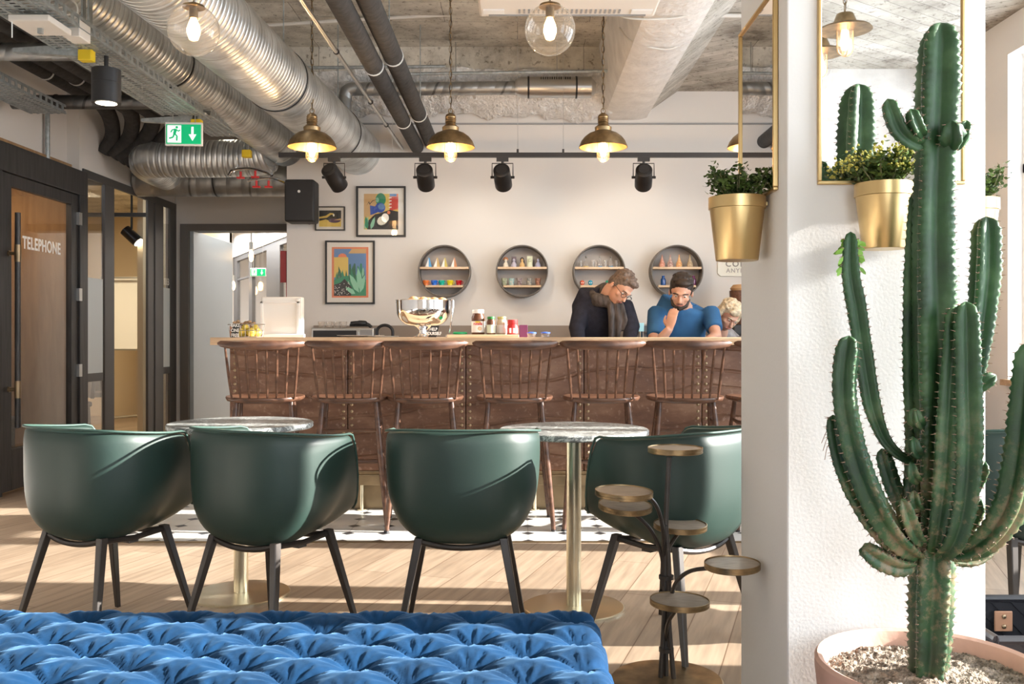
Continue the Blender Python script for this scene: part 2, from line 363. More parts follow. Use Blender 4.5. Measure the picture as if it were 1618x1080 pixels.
M = dict(
 floor=floor_mat(), tile=tile_mat(),
 conc=concrete_mat('board marked concrete', 0.0, (.64, .61, .54), (.78, .75, .69), 1.1, .42),
 conc2=concrete_mat('plank marked concrete', .62, (.46, .435, .39), (.57, .54, .50), 2.2, .11),
 beam=mat('whitewashed concrete', (.76, .74, .71), .9, var=.10, vscale=7, bump=.8, bscale=22, bdist=.015, world=True),
 lumpy=mat('sprayed plaster', (.84, .83, .81), .95, var=.12, vscale=30, bump=1, bscale=45, bdist=.03, world=True),
 wall=mat('warm white plaster', (.70, .67, .635), .9, bump=.12, bscale=140, bdist=.002, world=True),
 white=mat('white plaster', (.82, .81, .79), .9, bump=.2, bscale=120, bdist=.002, world=True),
 cream=mat('cream wall paint', (.72, .60, .42), .9, bump=.1, bscale=120, bdist=.002),
 black=mat('black paint', (.018, .018, .02), .42), blackm=mat('black metal', (.03, .03, .032), .38, .6),
 leg=mat('dark brown stained ash', (.035, .027, .022), .38, var=.3, vscale=14, stretch=(1, 1, .1)),
 darkwood=wood_mat('black stained oak', (.018, .017, .017), (.045, .042, .042), .45, (10, 10, 1)),
 frame=mat('dark grey frame', (.075, .07, .066), .5), bronzeframe=mat('bronze grey frame', (.14, .125, .11), .5),
 duct=duct_mat(), duct2=duct_mat('plain spiral duct', .14, (.40, .41, .41), .32), ductdark=duct_mat('dark spiral pipe', .14, (.16, .16, .16), .3),
 steel=mat('steel', (.55, .55, .54), .3, .9), chrome=mat('polished steel', (.85, .85, .86), .06, 1.0), galv=mat('galvanised tray', (.42, .46, .47), .45, .7, var=.25, vscale=30),
 insul=mat('black foam insulation', (.04, .038, .037), .8, var=.3, vscale=20, bump=.4, bscale=30),
 yellow=mat('yellow plastic', (.8, .58, .02), .5), clip=mat('white plastic', (.8, .8, .78), .5), beige=mat('off white plastic', (.74, .70, .64), .5),
 leather=leather_mat(), stool=wood_mat('walnut stool wood', (.055, .024, .014), (.15, .072, .042), .33, (2, 10, 10)),
 counter=wood_mat('light oak top', (.46, .30, .17), (.62, .43, .27), .5, (1, 10, 10)), board=wood_mat('beech', (.60, .42, .26), (.75, .56, .38), .55, (1, 8, 8)),
 stud=mat('brass nail', (.36, .27, .17), .35, .9), bronze=mat('aged bronze sheet', (.27, .20, .12), .35, .8, var=.4, vscale=5),
 brass=mat('brushed brass', (.74, .67, .50), .30, 1.0, **{'Anisotropic': .5}), gold=mat('gold metal', (.60, .43, .20), .3, 1.0, **{'Anisotropic': .6}), oldbrass=mat('antique brass', (.30, .21, .11), .38, .9, var=.4, vscale=18),
 shadein=mat('brass shade inside', (.75, .5, .22), .35, .8),
 teal=mat('green leather', (.021, .045, .037), .46, bump=.15, bscale=300, bdist=.001, var=.08, vscale=5), tealseam=mat('green piping', (.04, .085, .07), .5),
 velvet=mat('blue velvet', (.005, .035, .095), .85, var=.35, vscale=14, bump=.12, bscale=90, bdist=.004, **{'Sheen Weight': .34, 'Sheen Roughness': .4, 'sheen': (.22, .46, .8), 'Specular IOR Level': .15}),
 marble=marble_mat(), cactus=cactus_mat(), thorn=mat('pale thorn', (.34, .22, .16), .6), terra=mat('pink terracotta', (.62, .38, .29), .6, var=.12, vscale=10, bump=.1, bscale=60),
 soil=mat('dry sandy soil', (.30, .23, .17), 1.0, var=.6, vscale=60, col2=(.52, .42, .33), bump=1, bscale=70, bdist=.02),
 mirror=mat('mirror', (.93, .93, .93), .01, 1.0), leaf=mat('dark leaves', (.04, .10, .03), .5, var=.5, vscale=40, col2=(.13, .20, .04)), leaf2=mat('bright leaflets', (.22, .45, .06), .5),
 flower=mat('yellow green buds', (.45, .42, .08), .6), stem=mat('green brown stem', (.12, .12, .05), .7),
 glass=glass_mat('clear pane', (1, 1, 1), .035), dglass=glass_mat('dim pane', (.92, .9, .86), .03), frost=glass_mat('frosted film', (.75, .78, .78), .02, .72), clearglass=glass_mat('clear globe glass', (.98, .96, .94), .04, .07),  # clearglass: faint diffuse share paints the globes' glowing haze into the glass
 bulb=mat('glowing bulb', (1, .8, .5), .5, 0, emit=(1.0, .62, .28), **{'Emission Strength': 14.0}), bulbhot=mat('glowing filament', (1, .9, .7), .5, 0, emit=(1.0, .74, .42), **{'Emission Strength': 55.0}),
 lit=mat('lit lens', (1, 1, 1), .5, 0, emit=(1.0, .85, .62), **{'Emission Strength': 9.0}),
 exitg=mat('exit sign green', (.0, .42, .16), .4, 0, emit=(.0, .5, .2), **{'Emission Strength': .35}), exitw=mat('exit sign white', (.9, .9, .9), .4, 0, emit=(.9, 1, .95), **{'Emission Strength': .5}),
 doorgrey=mat('grey blue door', (.42, .47, .50), .38), red=mat('red paint', (.6, .03, .03), .4), darkred=mat('dark red panel', (.25, .02, .03), .5),
 woodpanel=wood_mat('oak veneer panel', (.30, .17, .08), (.42, .26, .13), .5, (8, 8, 1)),
 skin=mat('skin', (.62, .36, .26), .5, **{'Subsurface Weight': .15, 'sss': (1, .3, .15), 'Subsurface Scale': .02}), navy=mat('navy wool', (.016, .018, .032), .9, var=.3, vscale=30, bump=.3, bscale=150),
 scarf=mat('grey brown scarf', (.085, .075, .072), .95, var=.5, vscale=16, stretch=(3, 3, .7)), tee=mat('blue cotton', (.03, .13, .30), .85, var=.2, vscale=7), hair=mat('dark hair', (.03, .022, .018), .6, var=.4, vscale=60), hairgrey=mat('greying brown hair', (.14, .105, .085), .65, var=.5, vscale=60),
 hairwhite=mat('blond hair', (.62, .52, .36), .6, var=.4, vscale=50), greyshirt=mat('grey knit', (.36, .33, .32), .9, var=.3, vscale=25), trouser=mat('dark trousers', (.03, .03, .04), .9), lips=mat('lips', (.42, .16, .13), .5),
 eyew=mat('eye', (.8, .78, .75), .3), wicker=mat('black woven strip', (.02, .02, .024), .35), tan=mat('tan leather', (.42, .22, .13), .5), paper=mat('passe partout', (.74, .70, .63), .85),
 label=mat('white label', (.85, .84, .8), .6), chalk=mat('chalkboard', (.02, .02, .02), .7), grey=mat('mid grey', (.3, .3, .3), .5), grey2=mat('shelf back grey', (.42, .385, .36), .7), jam=mat('brown jar content', (.12, .045, .02), .3),
 fruit=mat('yellow fruit', (.62, .50, .08), .5, var=.25, vscale=25), nut=mat('nuts', (.36, .24, .14), .8, var=.5, vscale=50), cork=mat('biscuit', (.55, .33, .16), .8), wire=mat('steel wire', (.35, .33, .30), .4, .8),
)
def cm(name, c, rough=.45, metal=0., **k):
    if name not in M: M[name] = mat(name, c, rough, metal, **k)
    return M[name]
# ================================================================ STRUCTURE
XL = -3.59; ZC = 3.5; ZR = 3.25; YW = 8.2; YD = 9.75; XC = 2.2
struct('floor', MB().b2((-8, -4, -.1), (3.6, 19, 0)), M['floor'])
o = struct('trim_1', MB().b2((-2.25, 4.99, 0.0), (XR, 6.3, .006)), M['tile']); o['label'] = 'white octagon floor tiles with black dots along the bar'
struct('trim_2', MB().b2((-2.27, 4.975, 0.0), (XR, 4.99, .007)), M['bronze'])
# ceiling: left bay, right bay, beams
struct('ceiling', MB().b2((XL-.1, -3.4, ZC), (.94, 10, ZC+.2)), M['conc'])
o = struct('trim_3', MB().b2((.94, -3.4, ZR), (3.6, YW, ZR+.45)), M['conc2']); o['label'] = 'plank marked concrete ceiling bay on the right'
b = MB()                                    # long beam with a rounded soffit
prof = [(.76-.10, ZC+.02), (.72, 3.10), (.75, 3.025), (.82, 3.0), (1.04, 3.0), (1.12, 3.02), (1.14, 3.08), (1.20, ZR+.02)]
ys = [YB-.1+k*1.0 for k in range(30)]+[YW]
rr = random.Random(3)
rings = [[Vector((x+rr.uniform(-.002, .002), y, z+rr.uniform(-.002, .002))) for x, z in prof] for y in ys if y <= YW]
b.rings(rings, False, False)
o = struct('trim_4', b, M['beam'], smooth=True); o['label'] = 'whitewashed concrete beam running under the ceiling'
b = MB()                                    # haunch against the right bay
b.prism([(1.12, 3.06), (1.12, ZR+.02), (1.42, ZR+.02)], 5.6, YW)
struct('trim_5', b, M['conc2'])
# rough transverse beam by the back wall
b = MB(); nx, na = 120, 10; rings = []
for i in range(nx+1):
    x = -2.6+3.4*i/nx; ring = []
    for k in range(na+1):
        a = PI*.5*k/na
        wob = .02*math.sin(x*9+k)+.018*math.sin(x*23+k*2.1)+rr.uniform(-.012, .012)
        ring.append(Vector((x, YW-.02-(.46+wob)*math.cos(a), 3.30-(.28+wob)*math.sin(a)-.02*math.sin(x*2.2))))
    rings.append(ring)
b.rings(rings, False, False)
o = struct('trim_6', b, M['lumpy'], smooth=True); o['label'] = 'lumpy sprayed plaster along the beam by the back wall'
struct('trim_7', MB().b2((-2.04, YW-.45, 3.28), (.8, YW, ZC)), M['conc'])
# walls
wb = MB().b2((-2.04, YW, 0), (XR+.3, YD+.2, ZC+.1))
struct('wall_back', wb, M['wall'])
struct('trim_8', MB().b2((-2.04, YW-.012, PZ(197, YW)), (XR, YW, PZ(194.5, YW))), M['grey'])
wl = MB()
wl.b2((XL-.12, YB, 0), (XL, 6.36, ZC)); wl.b2((XL-.12, 7.67, 2.48), (XL, YD, ZC)); wl.b2((XL-.22, 6.36, 2.44), (XL-.1, 7.67, ZC))
wl.b2((XL-.22, 7.62, 2.44), (XL, 7.67, ZC))
struct('wall_left', wl, M['wall'])
wd = MB()
dx0, dx1, dz = PX(286, YD), -1.95, PZ(354, YD)
wd.b2((XL-.1, YD, 0), (dx0, YD+.18, ZC)); wd.b2((dx0, YD, dz), (-2.04, YD+.18, ZC))
struct('wall_corridor', wd, M['wall'])
wr = MB()
wr.b2((XR, YB, 0), (XR+.28, YW, SILL)); wr.b2((XR, YB, HEAD), (XR+.28, YW, ZC))
edges = [YB]+[e for a, bb in sorted(RW) for e in (a, bb)]+[YW]
for k in range(0, len(edges), 2): wr.b2((XR, edges[k], SILL), (XR+.28, edges[k+1], HEAD))
struct('wall_right', wr, M['white'])
struct('trim_9', MB().b2((XR-.04, 2.95, SILL-.03), (XR+.28, 6.33, SILL+.01)), M['counter'])
wf = MB()
for (a, bb) in ((4.63, 4.80), (3.70, 3.9), (3.52, 3.61)): wf.b2((XR+.1, a, SILL), (XR+.17, bb, HEAD))
wf.b2((XR+.1, 2.98, 2.2), (XR+.16, 6.3, 2.26)); wf.b2((XR+.1, 6.25, SILL), (XR+.16, 6.3, HEAD))
struct('window_1', wf, M['clip'])
wf = MB(); wf.b2((XR+.1, .98, SILL), (XR+.16, 1.06, HEAD)); wf.b2((XR+.1, -.1, 2.2), (XR+.16, 2.42, 2.26)); struct('window_2', wf, M['clip'])
wk = MB()
wk.b2((XL-.1, YB-.28, 0), (XR+.28, YB, SILL)); wk.b2((XL-.1, YB-.28, HEAD), (XR+.28, YB, ZC))
ed = [XL-.1]+[e for a, bb in BW for e in (a, bb)]+[XR+.28]
for k in range(0, len(ed), 2): wk.b2((ed[k], YB-.28, SILL), (ed[k+1], YB, HEAD))
struct('wall_rear', wk, M['wall'])
struct('trim_14', MB().b2((XL, YB, 2.88), (XR, YB+.22, ZR)), M['beam'])
# pillar
PX0, PX1, PY0, PY1 = .697, 1.213, 2.425, 2.93
struct('wall_pillar', MB().b2((PX0, PY0, 0), (PX1, PY1, ZR)), M['white'], bevel=.004)
# ---------------- phone booth + meeting room
struct('wall_booth', MB().b2((-4.75, 6.3, 0), (-4.65, 7.7, 2.6)).b2((-4.7, 6.3, 0), (XL-.05, 6.36, 2.5)).b2((-4.7, 7.62, 0), (XL-.06, 7.67, 2.5)).b2((-4.7, 6.3, 2.44), (XL-.06, 7.7, 2.5)), M['woodpanel'])
struct('wall_meeting', MB().b2((-8, 12.9, 0), (-4.0, 13, 3)).b2((-4.06, YD+.18, 0), (-4.0, 13, 3)).b2((-8, 7.68, 0), (-4.7, 7.74, 3)).b2((-8, 7.68, 0), (-7.9, 13, 3)), M['cream'])
struct('ceiling_meeting', MB().b2((-8, 7.68, 2.75), (XL-.1, 13, 2.85)), M['conc'])
light('AREA', 'meeting_room_lamp', (-5.2, 10.3, 2.7), 48, (1, .82, .55), .9, (-5.2, 10.3, 0))
light('AREA', 'phone_booth_fill', (-4.1, 7.0, 2.4), 8, (1, .75, .5), .3, (-4.1, 7.0, 0))  # added fill light brightening the booth interior, no fitting here
# ---------------- room behind the grey door
struct('ceiling_beyond', MB().b2((-8, YD+.18, 2.85), (-1, 19, 2.95)), M['conc'])
struct('wall_beyond', MB().b2((-9, 18.5, 0), (-1, 18.6, 3)).b2((-1.9, YD+.2, 0), (-1.8, 18.5, 3)).b2((-8.1, YD+.18, 0), (-8, 18.6, 3)), M['wall'])
light('AREA', 'room_beyond_fill', (-3.2, 13.4, 2.8), 170, (1, .95, .9), 1.6, (-3.2, 13.4, 0))  # added fill lights brightening the far room, no ceiling fittings modelled
light('AREA', 'room_beyond_fill', (-3.0, 10.6, 2.8), 9, (.85, .95, 1), .8, (-3.2, 10.6, 0))
light('AREA', 'room_beyond_fill', (-5.6, 15.0, 2.8), 160, (.95, .97, 1), 1.6, (-5.6, 15, 0))  # fill added behind the glazed partition so its glass looks less dark
# diagonal glazed partition in the far room
A = Vector((PX(462, 12.6), 12.6, 0)); B = Vector((PX(372, 16.2), 16.2, 0)); D = (B-A); rotp = Matrix.Rotation(math.atan2(D.y, D.x), 3, 'Z')
def seg(mb, t0, t1, z0, z1, th=.06):
    c = A+D*((t0+t1)/2); mb.box((c.x, c.y, (z0+z1)/2), (D.length*(t1-t0), th, z1-z0), rotp)
pm = MB(); seg(pm, 0, 1, 2.38, 2.46)
for t0, t1 in ((0, .04), (.15, .36), (.62, .68), (.93, 1.0)): seg(pm, t0, t1, 0, 2.4)
seg(pm, 0, 1, 2.05, 2.08, .04)
root = struct('window_3', pm, M['frame'])
gm = MB(); seg(gm, 0, 1, 0, 2.4, .01); o = gm.build('glass_pane', M['glass'], root); o['kind'] = 'structure'
gm = MB(); seg(gm, .37, .92, 0, 1.0, .02); o = gm.build('frosted_film', M['frost'], root); o['kind'] = 'structure'
seg(pm2 := MB(), 0, 1, 2.46, 2.85, .1); struct('wall_partition', pm2, M['wall'])
# grey door and its frame
fr = MB(); fz = PZ(365, YD)
fr.b2((dx0, YD-.03, 0), (PX(299, YD), YD+.18, fz)); fr.b2((dx0, YD-.03, fz), (-2.04, YD+.18, dz))
struct('trim_10', fr, M['bronzeframe'])
fr = MB(); fr.b2((PX(299, YD), YD+.02, 0), (PX(305, YD), YD+.2, fz)); struct('trim_11', fr, M['doorgrey'])
dl = MB(); dl.b2((-3.46, YD+.12, .01), (-3.42, 11.15, 2.21)); d1 = struct('door_1', dl, M['doorgrey'], bevel=.004)
h = MB(); [h.tube([(-3.42, YD+.10, z), (-3.42, YD+.10, z+.11)], .012, 8) for z in (.3, 1.15, 1.95)]; o = h.build('hinge', M['steel'], d1)
h = MB(); h.tube([(-3.42, 11.05, 1.03), (-3.37, 11.05, 1.03), (-3.37, 10.93, 1.03)], .009, 8); h.build('handle', M['steel'], d1)
# ---------------- telephone door (left wall)
def yl(px): return 3.59*F/(820-px)
g = MB(); g.b2((XL-.03, 6.30, 2.24), (XL+.05, 7.67, 2.44)); g.b2((XL-.03, yl(117), 0), (XL+.05, 7.67, 2.24)); g.b2((XL-.03, 6.30, 0), (XL+.05, 6.40, 2.24))
struct('trim_12', g, M['darkwood'], bevel=.004)
g = MB(); y0, y1 = 6.41, yl(117)-.005; zt, zb_ = 2.235, .02
g.b2((XL-.01, y0, zb_), (XL+.035, yl(10.5), zt)); g.b2((XL-.01, yl(106), zb_), (XL+.035, y1, zt)); g.b2((XL-.01, yl(10.5), 2.15), (XL+.035, yl(106), zt)); g.b2((XL-.01, yl(10.5), zb_), (XL+.035, yl(106), .31))
d2 = struct('door_2', g, M['darkwood'], bevel=.003); d2['label'] = 'dark wooden glazed door lettered TELEPHONE'
MB().b2((XL+.005, yl(10), .3), (XL+.012, yl(107), 2.16)).build('glass_pane', M['dglass'], d2)
hy = 6.50
MB().tube([(XL+.10, hy, .465), (XL+.10, hy, 1.96)], .019, 14).build('pull_handle', M['darkwood'], d2)
for zz in (PZ(615, hy), PZ(400, hy)):
    k = MB(); k.tube([(XL+.10, hy, zz-.06), (XL+.10, hy, zz+.06)], .022, 14); k.tube([(XL+.03, hy, zz), (XL+.10, hy, zz)], .012, 10); k.lathe([(.02, 0), (.02, .012)], (XL+.035, hy, zz), 14, Matrix.Rotation(PI/2, 3, 'Y'))
    k.build('handle_bracket', M['bronze'], d2)
for zz in (PZ(345, 7.5), PZ(465, 7.5), PZ(585, 7.5)):
    k = MB(); k.b2((XL+.035, y1-.03, zz-.05), (XL+.06, y1+.02, zz+.05)); k.build('hinge', M['steel'], d2)
text('TELEPHONE', .125, M['label'], 'lettering', d2, (XL+.016, (yl(36)+yl(89))/2, PZ(388, 6.95)), (PI/2, 0, PI/2), .001, sx=.76, sp=1.1, bold=.003)
# inside the booth: added seat shape in place of reflected armchairs
t = thing('reflected_chair_standin', 'added dark seat shape standing in for chairs reflected in the TELEPHONE door glass', 'seat', (-4.2, 7.2, 0))
MB().box((0, 0, .42), (.5, .45, .1)).build('seat', M['black'], t, bevel=.02); MB().box((-.2, 0, .72), (.1, .45, .55)).build('backrest', M['black'], t, bevel=.02)
for sx in (-.2, .2):
    for sy in (-.18, .18): MB().tube([(sx, sy, 0), (sx, sy, .38)], .015, 8).build('leg', M['blackm'], t)
# ---------------- glazed partition of the meeting room
ptop = 2.48
g = MB()
def lw(a, b_, z0, z1, dep=.012): g.b2((XL-dep, yl(a), z0), (XL+dep, yl(b_), z1))
lw(130, 277, ptop-.07, ptop); lw(130, 134.5, 0, ptop-.07); lw(163, 178, 0, ptop-.07, .016); lw(267, 277, 0, ptop-.07); lw(134, 161, .72, .79); lw(256, 267, .72, .79); lw(134, 161, 0, .05)
w4 = struct('window_4', g, M['frame'], bevel=.003)
for a, b_, in ((134, 161), (255, 268)):
    MB().b2((XL-.004, yl(a), .05), (XL+.004, yl(b_), ptop-.06)).build('glass_pane', M['glass'], w4)
    MB().b2((XL+.005, yl(a), .79), (XL+.008, yl(b_), 1.59)).build('frosted_film', M['frost'], w4)
text('113', .1, M['label'], 'room_number', w4, (XL+.01, yl(261.5), PZ(445, 9.45)), (PI/2, 0, PI/2), .001)
g = MB(); g.b2((XL-.012, yl(232), 0), (XL+.012, yl(242), ptop-.07)); g.b2((XL-.012, yl(242), 0), (XL+.022, yl(255), ptop-.07))
struct('door_3', g, M['frame'], bevel=.004)
# flip board
bx, by = -5.0, 12.0
t = thing('flipchart_board', 'white rolling marker board seen through the open meeting room door', 'whiteboard', (bx, by, 0))
rb = Matrix.Rotation(-.16, 3, 'X')
MB().box((0, 0, 1.40), (.72, .02, .95), rb).build('board', M['label'], t, bevel=.004)
MB().box((0, -.02, 1.85), (.74, .03, .02)).build('rim', M['steel'], t); MB().box((0, -.06, .93), (.74, .06, .02)).build('pen_tray', M['steel'], t)
k = MB(); k.tube([(.1, .05, .08), (.1, .05, 1.3)], .02, 8); k.build('post', M['steel'], t)
for sx in (-.34, .34):
    k = MB(); k.tube([(.1, .05, .08), (.1+sx, -.2, .06)], .016, 8); f = k.build('foot', M['steel'], t)
    MB().ell((.1+sx, -.2, .028), .028, 10, 6).build('castor', M['black'], f)
# office chairs beyond the glass
def desk_chair(loc, rz, label):
    t = thing('desk_chair', label, 'chair', loc, rz, None)
    k = MB(); k.box((0, 0, .45), (.46, .44, .05)); k.build('seat', M['black'], t, bevel=.015)
    k = MB(); k.rings([[Vector((x, -.22-.10*(z-.5)-.04*math.cos(x*5), z)) for x in (-.21, -.1, 0, .1, .21)] for z in (.5, .6, .75, .9, 1.0)], False, False); k.build('backrest', M['black'], t, mods=(('SOLIDIFY', dict(thickness=.03)),))
    for sx in (-.2, .2):
        for sy in (-.19, .19): MB().tube([(sx, sy, .44), (sx*1.1, sy*1.1, 0)], .014, 8).build('leg', M['blackm'], t)
    return t
desk_chair((-4.85, 10.45, 0), .5, 'dark office chair in front of the rolling marker board behind the glass')
desk_chair((-4.4, 9.0, 0), 2.2, 'dark chair seen through the lower pane left of the meeting room door')
t = thing('track_spotlight', 'black spotlight glowing on a track inside the meeting room', 'spotlight', P(208, 372, 9.9))
MB().tube([(-.07, 0, .06), (.07, 0, -.07)], .06, 16).build('housing', M['blackm'], t); MB().lathe([(.05, 0), (.05, .004)], (.073, 0, -.073), 16, Vector((1, 0, -1)).to_track_quat('Z', 'Y').to_matrix()).build('lens', M['lit'], t)
k = MB(); k.tube([(0, 0, .05), (0, 0, .2), (0, 0, 2.75-PZ(372, 9.9))], .012, 8); k.build('bracket', M['blackm'], t)
tag(MB().b2((-5.0, 9.82, 2.69), (-3.9, 9.87, 2.745)).build('light_track', M['black']), 'black ceiling track inside the meeting room', 'light track')
tag(MB().b2((-4.7, 9.75, 2.35), (-3.8, 9.80, 2.39)).tube([(-4.6, 9.77, 2.39), (-4.6, 9.77, 2.75)], .006, 6).tube([(-3.9, 9.77, 2.39), (-3.9, 9.77, 2.75)], .006, 6).build('hanging_rail', M['black']), 'thin black suspended rail above the meeting room door gap', 'rail')
# far room pendants, exit sign, red panel
def far_pend(px, py, d, lab):
    p = P(px, py, d); t = thing('pendant_lamp', lab, 'pendant lamp', p, 0)
    MB().ell((0, 0, 0), (.030, .030, .075), 12, 8).build('bulb', M['bulb'], t); MB().tube([(0, 0, .08), (0, 0, .17)], .025, 10).build('socket', M['steel'], t)
    MB().tube([(0, 0, .17), (0, 0, 2.85-p.z)], .005, 6).build('cord', M['black'], t)
far_pend(397, 404, 11.6, 'bare glowing bulb hanging on a cord beyond the grey door, the highest one')
far_pend(369, 451, 15.2, 'small glowing bulb far behind the grey door, beside the door leaf edge')
far_pend(404, 459, 17.0, 'small glowing bulb far behind the door under the second exit sign')
def exit_sign(loc, w, h, rz, label, zt):
    t = thing('exit_sign', label, 'exit sign', loc, rz)
    MB().b2((-w/2, -.012, -h/2), (w/2, .012, h/2)).build('panel', M['clip'], t, bevel=.004)
    MB().b2((-w/2*.93, -.0145, -h/2*.86), (w/2*.93, -.0115, h/2*.80)).build('green_face', M['exitg'], t)
    k = MB(); s = h; y0, y1 = -.017, -.0135
    ar = [(.10, .30), (.18, .30), (.18, -.02), (.28, -.02), (.14, -.30), (0, -.02), (.10, -.02)]
    k.prism([(w*.14+(x-.14)*s*1.15+w*.1, z*s*1.0) for x, z in ar], y0, y1); k.build('arrow', M['exitw'], t)
    k = MB(); cx = -w*.24
    k.prism([(cx-.30*s, .36*s), (cx+.28*s, .36*s), (cx+.28*s, -.38*s), (cx-.30*s, -.38*s)], y0+.002, y1); k.build('doorway_symbol', M['exitw'], t)
    k = MB(); y0, y1 = -.020, -.0165
    k.prism([(cx+.10*s+.055*s*math.cos(a*PI/5), .27*s+.055*s*math.sin(a*PI/5)) for a in range(10)], y0, y1)
    def limb(pts, wd):
        for (a, b_), (c, d_) in zip(pts, pts[1:]):
            v = Vector((c-a, d_-b_)); n = Vector((-v.y, v.x)).normalized()*wd/2
            k.prism([(cx+(a+n.x)*s, (b_+n.y)*s), (cx+(c+n.x)*s, (d_+n.y)*s), (cx+(c-n.x)*s, (d_-n.y)*s), (cx+(a-n.x)*s, (b_-n.y)*s)], y0, y1)
    limb([(.06, .2), (0, -.02)], .11); limb([(.06, .18), (.17, .10), (.24, .16)], .045); limb([(.05, .18), (-.09, .16), (-.15, .05)], .045); limb([(0, 0), (.11, -.10), (.10, -.30)], .06); limb([(0, 0), (-.06, -.16), (-.22, -.20)], .06)
    k.build('running_figure_symbol', M['exitg'], t)
    k = MB()
    for sx in (-w*.3, w*.3): k.tube([(sx, 0, h/2), (sx, 0, zt-loc[2])], .003, 6)
    k.build('suspension', M['steel'], t)
exit_sign(P(291, 212, 6.3), .247, .158, .06, 'green running figure exit sign with a down arrow under the cable tray', 2.60)
exit_sign(P(408, 430, 13.2), .22, .12, PI*.02, 'small green exit sign hanging far beyond the grey door', 2.85)
tag(MB().b2((PX(443, 12.4), 12.4, PZ(446, 12.4)), (PX(456, 12.4)+.1, 12.43, PZ(396, 12.4))).b2((PX(452, 12.4), 12.4, 0), (PX(454, 12.4), 12.43, PZ(396, 12.4))).build('notice_panel', M['darkred']), 'dark red upright panel beyond the door right beside the bar wall', 'panel')
# ================================================================ CEILING SERVICES
def pipe(name, label, cat, pts, r, m, n=24, group=None, bands=(), bandmat=None, sm=0, parent=None, smn=6):
    path = smoothpath(pts, smn) if sm else [Vector(p) for p in pts]
    k = MB(); k.tube(path, r, n); o = k.build(name, m, parent, ang=1.0)
    if label: tag(o, label, cat, group)
    Ls = [0]
    for p_, q_ in zip(path, path[1:]): Ls.append(Ls[-1]+(q_-p_).length)
    for t in bands:
        s_ = t*Ls[-1]; i_ = max(x for x in range(len(path)-1) if Ls[x] <= s_); dr = (path[i_+1]-path[i_]).normalized(); c = path[i_]+dr*(s_-Ls[i_])
        MB().tube([c-dr*.007, c+dr*.007], r+.005, n).build('clamp_band', bandmat or M['black'], o)
    return o
pipe('spiral_duct', 'large round galvanised duct running back to the wall above the pictures', 'duct', [(-1.76, 2.6, 2.78), (-1.42, YW+.02, 2.72)], .205, M['duct'], 48, bands=(.60, .865))
k = [(-2.72, 2.6, 3.14), (-2.43, 5.3, 2.98), (-2.07, 7.7, 2.76), (-1.98, 7.95, 2.70)]
pipe('spiral_duct', 'second galvanised duct beside the cable tray, meeting the crosswise duct', 'duct', k, .160, M['duct'], 40, bands=(.66,), sm=1)
pipe('spiral_duct', 'crosswise galvanised duct above the glazed meeting room partition', 'duct', [(-3.26, 8.7, 2.61), (-3.25, 8.25, 2.61), (-3.18, 8.02, 2.61), (-2.96, 7.95, 2.61), (-2.6, 7.95, 2.61), (-2.28, 7.95, 2.62), (-2.12, 7.93, 2.65)], .158, M['duct'], 40, sm=1)
pipe('spiral_duct', 'lower duct partly hidden behind the crosswise duct by the valves', 'duct', [(XL+.02, 8.75, 2.56), (-2.08, 8.75, 2.56)], .15, M['duct2'], 32, bands=(.5,))
o = pipe('insulated_pipe', 'left one of two parallel black insulated pipes under the ceiling', 'pipe', [(-.895, 2.6, 2.77), (-.895, YW+.02, 2.76)], .058, M['insul'], 20, 'paired black insulated pipes', (.56, .82), M['clip'])
o = pipe('insulated_pipe', 'right one of two parallel black insulated pipes under the ceiling', 'pipe', [(-.775, 2.6, 2.84), (-.775, YW+.02, 2.81)], .06, M['insul'], 20, 'paired black insulated pipes', (.56, .82), M['clip'])
pipe('conduit_pipe', 'slim grey metal pipe running diagonally beside the insulated pair', 'pipe', [(-1.10, 3.2, 2.77), (-1.02, YW-.03, 2.74)], .013, M['steel'], 12, None, (.22, .45, .68, .82), M['black'])
o = pipe('ventilation_pipe', 'round metal pipe turning down at its left, hung before the plaster beam', 'pipe', [P(545, 200, 7.62), P(545, 172, 7.62), P(546, 150, 7.62), P(552, 142, 7.62), P(566, 140.5, 7.62), P(600, 140.5, 7.62), P(820, 139, 7.62)], .054, M['duct2'], 20, sm=1)
c = P(818, 138, 7.62); k = MB(); k.lathe([(.06, -.02), (.085, .03), (.085, .60), (.06, .62), (.04, .64)], c, 24, Matrix.Rotation(PI/2, 3, 'Y'))
s = k.build('silencer', M['steel'], o)
k = MB(); [k.tube([c+Vector((x, 0, 0)), c+Vector((x+.015, 0, 0))], .089, 24) for x in (.08, .47)]; k.build('clamp_band', M['black'], s)
k = MB(); [k.box(c+Vector((.19+i*.018, -.065, .05)), (.008, .012, .035)) for i in range(14)]; k.build('vent_slot', M['black'], s)
[MB().tube([P(px, 126, 7.62), (P(px, 126, 7.62).x, 7.62, ZC)], .004, 6).build('hanger_rod', M['steel'], o) for px in (600, 720, 880)]
pipe('support_rail', 'dark thin rail crossing above the insulated pipes', 'rail', [P(474, 107, 7.2), P(704, 105, 7.2)], .013, M['galv'], 8)
pipe('support_rail', 'dark thin rail above the silencer box at the back', 'rail', [P(640, 117, 7.3), P(960, 112, 7.3)], .013, M['galv'], 8)
pipe('ceiling_conduit', 'pale conduit pipe fixed across the concrete ceiling left of the air unit', 'pipe', [P(404, 41, 7.0), P(530, 33, 7.0), P(780, 19, 7.0)], .014, M['beige'], 8)
pipe('ceiling_conduit', 'pale conduit pipe on the ceiling between the beam and the pillar', 'pipe', [P(1095, 24, 6.2), P(1200, 25, 6.2)], .014, M['beige'], 8)
